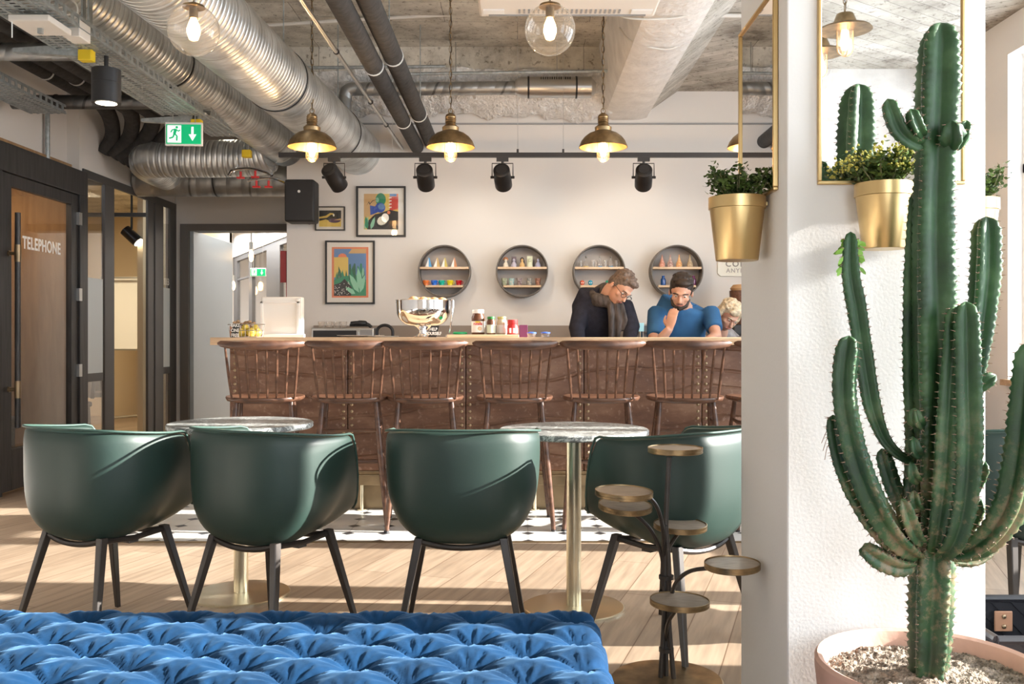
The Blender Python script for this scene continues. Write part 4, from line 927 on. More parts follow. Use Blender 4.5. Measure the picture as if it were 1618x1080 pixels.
def wall_pot(lab, c, rt_, rb_, h, seed, fl, bracket):
    t = thing('wall_planter', lab, 'potted plant', c)
    z0 = -h; MB().lathe([(0, z0), (rb_, z0), (rb_+.001, z0+.003), (rt_*.955, -.034), (rt_, -.033), (rt_, -.001), (rt_-.003, 0), (rt_-.006, -.003), (rt_-.006, -.03)], (0, 0, 0), 48, caps=False).build('pot', M['gold'], t, ang=.5)
    MB().lathe([(0, -.016), (rt_-.006, -.018), (rt_-.006, -.026)], (0, 0, 0), 24).build('soil', M['soil'], t)
    MB().box(Vector(bracket)*.5+Vector((0, 0, -.02)), [max(abs(bracket[0]), .03), max(abs(bracket[1]), .03), .01]).build('bracket', M['gold'], t)
    leafy(t, Vector(c), rt_*1.15, .085, 1300, seed, M['leaf'], .014, fl)
wall_pot('gold wall pot with a budding shrub under the front mirror, left of the cactus column', (PX(1396, 2.35), 2.348, 1.484), .071, .051, .165, 3, 14, (0, .076, 0))
wall_pot('gold wall pot with dark leaves under the mirror on the left side of the pillar', (.612, 2.62, 1.49), .079, .058, .178, 4, 0, (.082, 0, 0))
wall_pot('gold wall pot on the far right side of the pillar, only its edge visible', (1.292, 2.66, 1.49), .071, .051, .165, 5, 0, (-.078, 0, 0))
# ================================================================ PENDANTS
def cage_bulb(t, z):
    k = MB(); k.lathe([(.0, z-.145), (.012, z-.143), (.028, z-.128), (.036, z-.10), (.037, z-.02), (.032, z)], (0, 0, 0), 20, caps=False); k.build('glass_cover', M['clearglass'], t)
    k = MB(); k.lathe([(0, z-.12), (.014, z-.115), (.022, z-.085), (.018, z-.03), (.012, z)], (0, 0, 0), 16); k.build('bulb', M['bulb'], t)
    k = MB(); k.ell((0, 0, z-.075), (.005, .005, .03), 8, 6); k.build('filament', M['bulbhot'], t)
    k = MB()
    for a in range(2):
        pts = [Vector((.040*math.cos(s), 0, z-.108+.040*math.sin(s))) for s in [PI+PI*q/10 for q in range(11)]]; pts = [Vector((-.040, 0, z))]+pts+[Vector((.040, 0, z))]
        if a: pts = [Vector((0, p.x, p.z)) for p in pts]
        k.tube(pts, .0018, 6)
    k.build('cage', M['shadein'], t)
def chain(t, z0, z1):
    k = MB(); n = int((z1-z0)/.042)
    for i in range(n):
        z = z0+.042*i+.02; pts = []
        for q in range(11):
            a = 2*PI*q/10; x = .009*math.cos(a); pts.append(Vector((x, 0, z+.027*math.sin(a))) if i % 2 else Vector((0, x, z+.027*math.sin(a))))
        k.tube(pts, .0022, 5, False)
    k.build('chain', M['oldbrass'], t); MB().tube(smoothpath([(0, 0, z0-.01)]+[(.006*math.sin(i*2.2), .006*math.cos(i*1.7), z0+(z1-z0)*i/14) for i in range(1, 15)], 3), .0025, 6).build('cord', M['black'], t)
def pendant(c, lab, ceil, group='brass dome pendants over the bar'):
    t = thing('pendant_lamp', lab, 'pendant lamp', c, 0, group)      # origin = rim height
    outer = [(.160, 0), (.157, .012), (.146, .040), (.124, .068), (.094, .091), (.062, .104), (.050, .110)]
    MB().lathe(outer+[(.046, .106), (.060, .099), (.092, .086), (.121, .064), (.142, .038), (.153, .012), (.157, .0)], (0, 0, 0), 48, caps=False).build('shade', M['oldbrass'], t, ang=.8)
    MB().lathe([(.1565, .001), (.152, .012), (.141, .037), (.120, .063), (.091, .085), (.059, .098), (.02, .10)], (0, 0, 0), 48, caps=False).build('shade_lining', M['shadein'], t, ang=.8)
    MB().lathe([(.052, .104), (.054, .112), (.056, .132), (.048, .138), (.034, .150), (.032, .158), (.037, .162), (.033, .168), (.037, .174), (.033, .180), (.037, .186), (.033, .192), (.036, .200), (.030, .214), (.014, .226), (.0, .228)], (0, 0, 0), 28).build('socket', M['oldbrass'], t, ang=.5)
    cage_bulb(t, .055)
    MB().tube([Vector((.014*math.cos(a), 0, .240+.018*math.sin(a))) for a in [2*PI*q/12 for q in range(13)]], .003, 6, False).build('hanging_ring', M['oldbrass'], t)
    chain(t, .25, ceil-c[2])
    light('POINT', 'pendant_glow', (c[0], c[1], c[2]-.11), 9, (1, .62, .3), .03)
for px, lab, cz in ((493, 'brass dome pendant lamp in front of the large ducts, leftmost over the bar', ZC), (712, 'brass dome pendant lamp at the end of the black pipes, over the bar', ZC), (953, 'brass dome pendant lamp under the whitewashed beam', ZC), (1188, 'brass dome pendant lamp partly hidden by the pillar mirror', ZR)):
    pendant((PX(px, 6.15), 6.15, PZ(233, 6.15)), lab, cz)
def globe(px, py, lab):
    c = P(px, py, 3.9); t = thing('globe_pendant', lab, 'pendant lamp', c, 0, 'clear glass globe pendants')
    pr = [(.106*math.sin(a), .106*math.cos(a)) for a in [PI*(.09+.91*q/22) for q in range(23)]]
    MB().lathe(pr, (0, 0, 0), 40, caps=False).build('glass_globe', M['clearglass'], t, ang=2)
    MB().lathe([(.0, .118), (.012, .116), (.022, .106), (.044, .103), (.046, .094), (.040, .092), (.030, .094)], (0, 0, 0), 28).build('cap', M['oldbrass'], t, ang=.6)
    MB().lathe([(.018, .095), (.018, .05)], (0, 0, 0), 16).build('socket', M['oldbrass'], t)
    MB().lathe([(.012, .05), (.024, .02), (.027, -.012), (.018, -.038), (0, -.045)], (0, 0, 0), 20).build('bulb', M['bulb'], t)
    k = MB(); [k.tube([(.010*math.cos(a), .010*math.sin(a), .03), (.012*math.cos(a), .012*math.sin(a), -.03)], .0022, 5) for a in (0, 1.57, 3.14, 4.7)]; k.build('filament', M['bulbhot'], t)
    chain(t, .13, ZC-c.z)
    light('POINT', 'pendant_glow', c, 5, (1, .62, .3), .03)
globe(306, 48, 'clear glass globe pendant in front of the spiral ducts, upper left')
globe(869, 47, 'clear glass globe pendant in front of the ceiling air unit')
for c, lab in (((1.62, -.20, 2.62), 'caged lamp with a small disc shade reflected at the left of the pillar mirror'), ((1.60, .25, 2.60), 'caged glowing lamp reflected at the top of the pillar mirror')):
    t = thing('caged_pendant', lab, 'pendant lamp', c); MB().lathe([(.13, .0), (.12, .012), (.06, .03), (.04, .08), (.0, .09)], (0, 0, 0), 28).build('shade', M['oldbrass'], t); cage_bulb(t, .02); chain(t, .09, ZR-c[2])
# ================================================================ CACTUS
def cactus():
    cx, cy, rz_ = .950, 2.155, .35
    t = thing('cactus_pot', 'wide round pink terracotta pot of sandy soil in the right foreground', 'plant pot', (cx, cy, 0))
    MB().lathe([(0, 0), (.17, 0), (.18, .01), (.238, .16), (.251, .28), (.256, .325), (.256, .342), (.249, .350), (.238, .345), (.232, .33), (.228, .28)], (0, 0, 0), 72, caps=False).build('pot', M['terra'], t, ang=.7)
    k = MB(); rn = random.Random(9); n = 90; rings = []
    for i in range(n+1):
        row = []
        for j in range(n+1):
            u, v = -1+2*i/n, -1+2*j/n; x, y = u*math.sqrt(1-v*v/2)*.233, v*math.sqrt(1-u*u/2)*.233
            r = math.hypot(x, y); row.append(Vector((x, y, .308+.018*math.exp(-(r/.09)**2)+.004*math.sin(x*70)*math.cos(y*63)+rn.uniform(-.004, .005))))
        rings.append(row)
    k.rings(rings, False, False); k.build('soil', M['soil'], t, ang=3)
    t = thing('cactus', 'tall branching green cactus growing in the terracotta pot', 'cactus', (cx, cy, .312))
    D0 = cy
    def q(px, py, dd=0): return P(px, py, D0+dd)
    th = MB()
    def arm(pts, wpx, ribs=4, rot=.4, name='branch', tipb=True, tipt=True, deep=.52, seed=1):
        rn = random.Random(seed); path = smoothpath(pts, 10)
        # resample at 7 mm
        L_ = [0]
        for a, b_ in zip(path, path[1:]): L_.append(L_[-1]+(b_-a).length)
        tot = L_[-1]; n = max(8, int(tot/.0065)); pp = []; j = 0
        for i in range(n+1):
            s = tot*i/n
            while j < len(L_)-2 and L_[j+1] < s: j += 1
            f = (s-L_[j])/max(L_[j+1]-L_[j], 1e-6); pp.append((path[j].lerp(path[j+1], f), s))
        if isinstance(wpx, (int, float)): wpx = [wpx]*2
        seg = .115
        def W_(s):
            f = s/tot*(len(wpx)-1); a = min(int(f), len(wpx)-2); w = (wpx[a]+(wpx[a+1]-wpx[a])*(f-a))*D0/F/2
            if tipt: e = min(1, (tot-s)/(w*1.3)); w *= math.sqrt(max(0, 1-(1-e)**2))*.94+.06
            if tipb: e = min(1, s/(w*1.2+1e-6)); w *= .45+.55*math.sqrt(max(0, 1-(1-e)**2))
            return w*(1-.035*(1-abs(math.sin(PI*s/seg)))**3)
        nt = ribs*12; u = None; rings = []; k = MB(); cen = sum((p for p, _ in pp), Vector())/len(pp)
        for i, (p, s) in enumerate(pp):
            T = (pp[min(i+1, n)][0]-pp[max(i-1, 0)][0]).normalized()
            if u is None: u = Vector((0, -1, 0)); u = (u-T*u.dot(T)).normalized()
            u = (u-T*u.dot(T)).normalized(); w = T.cross(u); R_ = W_(s); ring = []
            for a in range(nt):
                ang = 2*PI*a/nt+rot; c = abs(math.cos(ribs*(ang-rot)/2)); prof = (1-deep)+deep*c**2.0
                sc = 1+.085*c**8*math.cos(2*PI*s/.019)-.05*c**3*(1-c)*4*math.cos(2*PI*s/.019)+.012*math.sin(s*90+a)
                ring.append(p+(u*math.cos(ang)+w*math.sin(ang))*R_*prof*sc)
            rings.append(ring)
            if i and int(s/.019) != int(pp[i-1][1]/.019) and R_ > .006:
                for r_ in range(ribs):
                    ang = 2*PI*r_/ribs+rot; dr = u*math.cos(ang)+w*math.sin(ang); base = p+dr*R_*1.0
                    for sg in (-1, 1):
                        tip = base+dr*rn.uniform(.005, .010)+w.cross(dr)*0+(T*rn.uniform(-.3, .5)+dr.cross(T)*sg*.6)*.006
                        th.tube([base-dr*.002, tip], [.0010, .0003], 4)
        k.rings(rings); return k.build(name, M['cactus'], t, world=True, ang=3)
    arm([q(1466, 1075), q(1470, 1010), q(1472, 940), q(1474, 885), q(1476, 850)], [58, 68, 72, 74, 66], 5, .3, 'trunk', False, True, .42, 1)
    arm([q(1475, 880), q(1477, 780), q(1478, 640), q(1476, 500), q(1474, 360), q(1478, 230), q(1482, 120), q(1485, 36)], [60, 66, 72, 78, 76, 70, 68, 76, 66], 4, .62, 'main_column', True, True, .50, 2)
    arm([q(1440, 800, .03), q(1447, 700, .05), q(1446, 560, .05), q(1449, 400, .05), q(1452, 300, .05)], [34, 40, 46, 46, 34], 4, .2, 'branch', seed=3)
    arm([q(1445, 893, -.02), q(1415, 893, -.04), q(1385, 880, -.05), q(1362, 864, -.06)], [22, 36, 40, 34], 4, .5, seed=4)
    arm([q(1452, 880), q(1425, 868, -.03), q(1385, 830, -.05), q(1350, 775, -.05), q(1326, 715, -.05), q(1316, 655, -.05)], [26, 38, 40, 38, 34, 30], 4, .3, seed=5)
    arm([q(1456, 878), q(1430, 862, -.05), q(1400, 828, -.07), q(1368, 765, -.08), q(1345, 690, -.08), q(1334, 610, -.08), q(1342, 530, -.08)], [26, 42, 46, 44, 42, 42, 44], 4, .1, seed=6)
    arm([q(1440, 728, .02), q(1418, 716, .02), q(1396, 690, .03), q(1378, 640, .04), q(1366, 570, .05), q(1354, 490, .05), q(1344, 430, .05), q(1344, 366, .05)], [16, 26, 36, 38, 38, 40, 36, 24], 4, .6, seed=7)
    arm([q(1452, 840, .02), q(1432, 810, .03), q(1412, 770, .04), q(1393, 708, .05)], [20, 30, 30, 26], 4, .1, seed=8)
    arm([q(1458, 856, -.04), q(1442, 840, -.07), q(1424, 788, -.09)], [20, 32, 28], 4, .5, seed=9)
    arm([q(1476, 872, -.02), q(1484, 835, -.06), q(1494, 760, -.07), q(1500, 660, -.07), q(1506, 560, -.06), q(1510, 484, -.05)], [28, 42, 46, 44, 40, 34], 4, .15, seed=10)
    arm([q(1484, 876, -.03), q(1508, 852, -.08), q(1524, 790, -.09), q(1530, 700, -.09), q(1528, 590, -.08), q(1526, 476, -.08)], [30, 46, 50, 52, 50, 46], 4, .45, seed=11)
    arm([q(1520, 700, .03), q(1535, 610, .05), q(1548, 520, .06), q(1557, 430, .07), q(1558, 342, .08)], [24, 36, 46, 52, 48], 4, .7, seed=12)
    arm([q(1530, 622, .0), q(1545, 610, -.02), q(1574, 592, -.03)], [22, 32, 28], 4, .2, seed=13)
    arm([q(1528, 782, .02), q(1538, 768, .0), q(1556, 728, -.01)], [20, 30, 28], 4, .4, seed=14)
    arm([q(1520, 852, .02), q(1528, 830, -.0), q(1550, 788, -.02)], [20, 38, 34], 4, .2, seed=15)
    arm([q(1492, 874, -.02), q(1530, 870, -.05), q(1565, 848, -.08), q(1594, 805, -.10), q(1612, 740, -.11), q(1622, 650, -.11), q(1630, 540, -.11)], [30, 44, 52, 56, 54, 50, 44], 4, .3, seed=16)
    arm([q(1500, 885, .04), q(1540, 884, .05), q(1570, 862, .06)], [16, 26, 24], 4, .4, seed=17)
    arm([q(1470, 222, -.01), q(1448, 226, -.02), q(1420, 205, -.03), q(1402, 156, -.03)], [24, 30, 34, 30], 4, .2, seed=18)
    arm([q(1458, 216, -.02), q(1448, 200, -.05), q(1438, 172, -.05)], [18, 26, 22], 4, .4, seed=19)
    arm([q(1498, 232, -.02), q(1505, 215, -.05), q(1504, 190, -.06)], [24, 46, 38], 4, .1, seed=20)
    arm([q(1506, 236, -.01), q(1518, 222, -.03), q(1528, 190, -.03)], [16, 28, 22], 4, .5, seed=21)
    # bud row low on the column
    for i, (px, py) in enumerate(((1446, 790), (1441, 745), (1444, 705), (1447, 660))): arm([q(px+12, py+14, -.03), q(px, py+4, -.05), q(px-2, py-16, -.05)], [16, 26, 20], 4, .3*i, 'bud', seed=30+i)
    o = th.build('thorns', M['thorn'], t, False, world=True); o['kind'] = 'stuff'
    k = MB(); rn = random.Random(2)
    for i in range(34):
        z = rn.uniform(376, 425); sd = rn.choice((-1, 1)); p = q(1344+sd*(8+(z-376)*.12), z, .05+rn.uniform(-.02, .02)); dr = Vector((sd*rn.uniform(.5, 1), rn.uniform(-.5, .5), -rn.uniform(.2, 1.2))).normalized(); sdv = dr.cross(Vector((0, 1, 0))).normalized()*.0045; L2 = rn.uniform(.012, .028)
        k.poly([p, p+dr*L2*.4+sdv, p+dr*L2*.8+sdv*.8, p+dr*L2, p+dr*L2*.8-sdv*.8, p+dr*L2*.4-sdv])
    k.build('leaflets', M['leaf2'], t, world=True)
    k = MB()
    for dy in (0, 12, 26): k.tube(smoothpath([q(1318, 675+dy, -.05), q(1308, 678+dy, -.05), q(1298+dy*.2, 700+dy, -.05)]), .0008, 5)
    k.build('dry_fibres', M['thorn'], t, world=True)
cactus()
# ================================================================ BASKET right of the pillar
t = thing('woven_basket', 'black woven basket with a riveted tan leather tab, on the floor at the right edge', 'basket', (1.56, 2.655, 0))
bw, bd, bh = .60, .39, .30
def basket_wall(a, b_, n):
    k = MB(); a, b_ = Vector(a), Vector(b_); L_ = (b_-a).length; dr = (b_-a)/L_; nrm = Vector((dr.y, -dr.x, 0))
    m = int(L_/.03); rows = int(bh/.03)
    for i in range(m):
        for j in range(rows):
            c = a+dr*(L_*(i+.5)/m)+Vector((0, 0, bh*(j+.5)/rows))+nrm*(.003 if (i+j) % 2 else -.003)
            ang = .78 if (i+j) % 2 else -.78
            rot = Matrix.Rotation(math.atan2(dr.y, dr.x), 3, 'Z') @ Matrix.Rotation(ang, 3, 'Y')
            k.box(c, (.042, .004, .016), rot)
    k.box((a+b_)/2+Vector((0, 0, bh/2)), (L_, .004, bh), Matrix.Rotation(math.atan2(dr.y, dr.x), 3, 'Z'))
    return k.build('woven_side', M['wicker'], t, False)
z_ = 0
cs = [(-bw/2, -bd/2, 0), (bw/2, -bd/2, 0), (bw/2, bd/2, 0), (-bw/2, bd/2, 0)]
for i in range(4): basket_wall(cs[i], cs[(i+1) % 4], 0)
MB().b2((-bw/2, -bd/2, 0), (bw/2, bd/2, .01)).build('bottom', M['wicker'], t)
k = MB(); k.tube([Vector(c)+Vector((0, 0, bh)) for c in cs+cs[:1]], .012, 8); k.build('rolled_rim', M['wicker'], t)
tx = PX(1587, 2.83)-1.56
k = MB(); k.box((tx, bd/2-.014, .235), (.055, .006, .062)); tb = k.build('leather_tab', M['tan'], t, bevel=.003)
for z in (.250, .220): MB().ell((tx, bd/2-.019, z), (.007, .004, .007), 10, 6).build('rivet', M['stud'], tb)
k = MB(); k.tube(smoothpath([(-.29, .21, bh-.05), (-.28, .21, bh+.02), (-.24, .21, bh+.055), (-.19, .21, bh+.03), (-.17, .21, bh-.05)]), .012, 10, ry=.5); k.build('handle', M['tan'], t)
tag(MB().box((1.37, 2.62, .13), (.012, .22, .24), Matrix.Rotation(-.45, 3, 'Y')).box((1.41, 2.63, .125), (.010, .22, .23), Matrix.Rotation(-.5, 3, 'Y')).build('magazine', M['label'], bevel=.001), 'white magazines leaning inside the black woven basket', 'magazine')
# ================================================================ BACK WALL
t = thing('wall_speaker', 'black loudspeaker mounted on the wall corner left of the pictures', 'speaker', P(477, 319, 8.0))
MB().box((0, 0, 0), (.255, .20, .36)).build('cabinet', cm('speaker black', (.02, .02, .02), .6), t, bevel=.02); MB().box((0, -.102, 0), (.235, .008, .34)).build('grille', M['black'], t, bevel=.004)
MB().lathe([(.0, 0), (.012, 0), (.012, .003)], (0, -.105, .075), 14, Matrix.Rotation(PI/2, 3, 'X')).build('badge', M['label'], t); MB().tube([(0, .08, -.15), (.02, .2, -.15)], .02, 8).build('bracket', M['black'], t)
def frame(px0, py0, px1, py1, lab, b_=.014, mat_=.05, art=None):
    d = YW-.02; a, c = P(px0, py1, d), P(px1, py0, d); w, h = c.x-a.x, c.z-a.z; o_ = Vector(((a.x+c.x)/2, YW-.002, (a.z+c.z)/2))
    t = thing('framed_picture', lab, 'picture', o_)
    k = MB(); k.b2((-w/2, -.028, -h/2), (w/2, 0, -h/2+b_)).b2((-w/2, -.028, h/2-b_), (w/2, 0, h/2)).b2((-w/2, -.028, -h/2+b_), (-w/2+b_, 0, h/2-b_)).b2((w/2-b_, -.028, -h/2+b_), (w/2, 0, h/2-b_)); k.build('frame', M['black'], t, bevel=.001)
    MB().b2((-w/2+b_, -.012, -h/2+b_), (w/2-b_, -.002, h/2-b_)).build('mount', M['paper'], t, False)
    iw, ih = w/2-b_-mat_, h/2-b_-mat_
    cols = ['k', 'ochre', 'orange', 'skyblue', 'deepblue', 'green', 'lightgreen', 'white', 'redd', 'tan2', 'grn3', 'plum']
    pal = dict(k=(.03, .03, .03), ochre=(.68, .50, .12), orange=(.72, .22, .10), skyblue=(.12, .24, .46), deepblue=(.03, .08, .38), green=(.03, .25, .13), lightgreen=(.25, .52, .36), white=(.85, .83, .78), redd=(.60, .07, .05), tan2=(.60, .38, .17), grn3=(.03, .14, .08), plum=(.12, .07, .10))
    ms = [cm('print_'+c_, pal[c_], .6) for c_ in cols]; k = MB(); lev = [0]
    def shp(c_, poly):
        k.mi = cols.index(c_); lev[0] += 1; y = -.0125-.00012*lev[0]; k.poly([(x*iw, y, z*ih) for x, z in poly])
    def disc(c_, x, z, rx, rz__, n=20): shp(c_, [(x+rx*math.cos(2*PI*i/n), z+rz__*math.sin(2*PI*i/n)) for i in range(n)])
    art(shp, disc); o2 = k.build('print', ms, t, False)
    MB().b2((-w/2+b_, -.0200, -h/2+b_), (w/2-b_, -.0190, h/2-b_)).build('glazing', M['glass'], t, False)
def leafp(x, z, a, L_, w): 
    c, s = math.cos(a), math.sin(a); pts = [(0, 0), (.3, w), (.7, w*.8), (1, 0), (.7, -w*.8), (.3, -w)]
    return [(x+(p*L_)*c-(q_*L_)*s, z+(p*L_)*s+(q_*L_)*c) for p, q_ in pts]
def art1(shp, disc):
    R1 = [(-1, -1), (1, -1), (1, 1), (-1, 1)]; shp('orange', R1); r = .88; shp('deepblue', [(-r, -.93), (r, -.93), (r, .93), (-r, .93)])
    shp('skyblue', [(-r, -.93), (r, -.93), (r, .93), (-r, .93)]); shp('ochre', [(-r, -.2), (-.1, -.2), (-.1, .6), (-r, .6)]); disc('orange', -.42, .6, .24, .15); shp('ochre', [(-r, .3), (-.1, .3), (-.1, .6), (-r, .6)])
    shp('tan2', [(-.1, .75), (.1, .93), (r, .93), (r, .75)])
    rn = random.Random(4)
    for i in range(14): x = -.8+i*.12; shp(('green', 'grn3')[i % 2], leafp(x, -.5, PI/2+rn.uniform(-.3, .3), rn.uniform(.5, .85), .10))
    shp('green', [(-r, -.93), (r, -.93), (r, -.3), (.3, -.1), (-.3, -.15), (-r, -.3)])
    for x, z, h_ in ((.0, -.3, .6), (.25, -.3, .62), (.6, -.3, .62), (.45, -.3, .5)): shp('grn3' if x < .3 else 'green', [(x-.06, z), (x+.06, z), (x+.05, z+h_), (x, z+h_+.05), (x-.05, z+h_)])
    shp('k', [(-r, -.93), (.05, -.93), (.1, -.6), (-.3, -.25), (-.5, -.4), (-r, -.5)])
    for i in range(46):
        x, z = rn.uniform(-.85, .0), rn.uniform(-.9, -.35)
        if z < -.45+.25*(x+.5): disc('white', x, z, .022, .016, 6)
    for x, z, a, L_ in ((.55, -.8, 1.2, .75), (.5, -.8, 2.2, .9), (.6, -.75, 1.75, .95), (.7, -.2, 1.5, .4), (.3, -.85, 2.7, .6)): shp('lightgreen', leafp(x, z, a, L_, .16))
def art2(shp, disc):
    shp('ochre', [(-1, -1), (1, -1), (1, 1), (-1, 1)]); shp('tan2', [(-1, -.3), (-.3, -.3), (-.3, 1), (-1, 1)]); shp('orange', [(.35, .1), (1, .1), (1, 1), (.35, 1)]); shp('ochre', [(.2, .1), (.5, .1), (.5, 1), (.2, 1)]); shp('redd', [(.5, .0), (1, .2), (1, .82), (.5, .82)]); shp('skyblue', [(.5, .86), (.9, .86), (.9, 1), (.5, 1)])
    for z in (.2, .38, .56, .74): shp('white', [(.45, z), (.62, z+.02), (.6, z+.08), (.45, z+.05)])
    disc('green', -.02, .68, .3, .36); disc('lightgreen', -.22, .65, .1, .14)
    shp('k', [(-.8, -1), (1, -1), (1, .0), (.5, .1), (.2, .0), (-.1, -.1), (-.35, -.15), (-.8, -.55)])
    disc('deepblue', -.05, .22, .3, .28); shp('deepblue', [(-.65, .35), (-.2, .25), (-.2, -.05), (-.62, -.2)]); disc('skyblue', .02, .28, .2, .18)
    disc('white', .24, -.35, .22, .25); disc('orange', .45, -.05, .09, .1)
    for i, (x, a) in enumerate(((-.95, 1.3), (-.8, 1.7), (-.6, 1.25))): shp('lightgreen' if i != 1 else 'green', leafp(x, -1, a, .75, .14))
    shp('k', [(-.85, .32), (-.7, .58), (-.66, .45), (-.5, .62), (-.2, .70), (-.5, .58), (-.66, .38), (-.72, .50)])
def art3(shp, disc):
    shp('ochre', [(-1, -1), (1, -1), (1, 1), (-1, 1)]); shp('k', [(-1, -.3), (-.4, -.1), (.3, -.45), (1, -.1), (1, 1), (-1, 1)]); shp('ochre', [(-1, .0), (-.3, .1), (.1, .5), (.35, .45), (.3, .65), (0, .7), (-.4, .35), (-1, .2)]); disc('white', .32, .42, .08, .16); disc('plum', .4, -.25, .55, .28); shp('tan2', [(.3, -.2), (1, .05), (.95, -.2)])
frame(514, 380, 592, 480, 'framed print of cactus plants, blue sky and a red sun with an orange border', art=art1, mat_=.042)
frame(563, 294, 641, 374, 'square framed abstract print with a blue shape on black, right of the speaker', art=art2, mat_=.05, b_=.016)
frame(498, 326, 545, 364, 'small framed yellow and black print partly behind the speaker', art=art3, mat_=.025, b_=.009)
# round shelves
def bottle(prof, c, name, lab, cat, m, group=None, extra=None, n=16, rot=None):
    o = MB().lathe(prof, (0, 0, 0), n, rot).build(name, m, loc=c, ang=.7); tag(o, lab, cat, group)
    if extra:
        for nm, fn, mm in extra: fn(MB()).build(nm, mm, o, ang=.7)
    return o
zs = PZ(428, 8.05); RS = .226
SH = [702, 825, 947, 1070]
shn = ['first', 'second', 'third', 'fourth']
for i, px in enumerate(SH):
    x = PX(px, 8.05); t = thing('round_shelf', shn[i]+' round dark wall shelf from the left, holding '+['coloured mugs', 'patterned tumblers', 'clear decanters', 'coloured glass bottles'][i], 'shelf', (x, YW, zs))
    rx = Matrix.Rotation(PI/2, 3, 'X')
    MB().lathe([(RS-.012, .002), (RS, .002), (RS, .155), (RS-.003, .158), (RS-.009, .158), (RS-.012, .155), (RS-.012, .002)], (0, 0, 0), 72, rx, caps=False).build('ring', M['bronzeframe'], t, ang=.6)
    MB().lathe([(0, .001), (RS-.01, .001), (RS-.01, .008), (0, .008)], (0, 0, 0), 64, rx).build('back_disc', M['grey2'], t, ang=.6)
    for zz in (PZ(423, 8.05)-zs, PZ(452, 8.05)-zs):
        hw = math.sqrt((RS-.012)**2-(abs(zz)+.008)**2); MB().b2((-hw, -.152, zz-.009), (hw, -.008, zz+.009)).build('shelf_board', M['board'], t, bevel=.001)
zt_, zb2 = PZ(423, 8.05)+.0095, PZ(452, 8.05)+.0095; yy = YW-.095
def SX(px): return PX(px, yy)
# shelf one: folded cards and mugs
for j, (px, c, cn) in enumerate(((677, (.10, .35, .65), 'blue'), (690, (.60, .40, .15), 'tan'), (702, (.55, .45, .12), 'olive'), (717, (.55, .25, .12), 'orange and blue'))):
    k = MB(); k.mi = 0; k.prism([(-.028, 0), (.030, 0), (.030, .006), (.010, .080), (.002, .083)], -.015, .0); k.mi = 1; k.prism([(-.026, .0), (.004, .075), (.004, .0)], -.028, -.016)
    o = k.build('standing_ornament', [cm('print '+cn, c, .6), M['label']], loc=(SX(px), yy, zt_), smooth=False); tag(o, f'{cn} pointed standing card ornament on the first round shelf', 'ornament')
for px, c, cn in ((673, (.75, .20, .05), 'orange'), (686, (.02, .14, .62), 'blue'), (698, (.0, .42, .32), 'green'), (711, (.70, .60, .02), 'yellow'), (725, (.45, .01, .02), 'dark red')):
    m = cm('glaze '+cn, c, .15, **{'Coat Weight': .5})
    bottle([(0, 0), (.020, 0), (.022, .006), (.020, .012), (.026, .022), (.028, .045), (.0255, .045), (.023, .012), (0, .010)], (SX(px), yy, zb2), 'mug', f'small {cn} glazed mug on the lower board of the first round shelf', 'mug', m, extra=[('handle', lambda k: k.tube(smoothpath([(.026, 0, .038), (.036, 0, .03), (.034, 0, .016), (.022, 0, .013)]), .003, 6), m)])
# shelf two
for px, c1, c2, lab in ((799, (.7, .62, .5), (.5, .2, .08), 'figurine with brown curls and white shirt'), (812, (.45, .42, .5), (.15, .12, .14), 'grey bust figurine with dark hood'), (825, (.65, .42, .18), (.04, .03, .03), 'figurine with long black hair and a yellow dress'), (837, (.65, .68, .5), (.4, .25, .12), 'figurine framed by a pale green panel'), (850, (.35, .36, .5), (.2, .17, .15), 'grey blue figurine at the right end')):
    k = MB(); k.mi = 0; k.lathe([(0, 0), (.026, 0), (.022, .025), (.013, .042), (.008, .048)], (0, 0, 0), 14, sy=.7); k.ell((0, 0, .060), (.012, .011, .015), 10, 8); k.mi = 1
    if 'panel' in lab: k.mi = 0; k.b2((-.024, .012, 0), (.024, .016, .098))
    elif 'hood' in lab or 'right end' in lab: k.b2((-.022, .012, 0), (.022, .016, .094)); k.mi = 1; k.ell((0, .006, .066), (.016, .010, .018), 10, 8)
    elif 'long' in lab: k.ell((0, .006, .064), (.018, .010, .024), 10, 8); k.ell((.014, .004, .04), (.008, .008, .03), 8, 6)
    else: [k.ell((.013*math.cos(a), .004, .068+.014*math.sin(a)), .009, 8, 6) for a in (0, .7, 1.5, 2.3, 3.1)]
    o = k.build('figurine', [cm('fig '+lab[:8]+str(px), c1, .5), cm('figb'+str(px), c2, .6)], loc=(SX(px), yy, zt_)); tag(o, lab+' on the second round shelf', 'figurine')
for px, c1, c2, lab in ((797, (.6, .6, .5), (.2, .25, .12), 'pale leafy patterned'), (808, (.15, .45, .45), (.6, .6, .55), 'turquoise patterned'), (821, (.55, .5, .48), (.12, .05, .06), 'white and plum patterned'), (836, (.08, .12, .16), (.55, .5, .4), 'dark blue patterned'), (850, (.08, .04, .04), (.6, .3, .2), 'black tumbler with a face pattern')):
    mm = mat('tumbler '+lab, c1, .3, var=.1, vscale=60, col2=c2)
    bottle([(0, 0), (.0175, 0), (.019, .004), (.027, .062), (.0255, .062), (.017, .006), (0, .005)], (SX(px), yy, zb2), 'tumbler', f'{lab} cup on the lower board of the second round shelf', 'cup', mm)
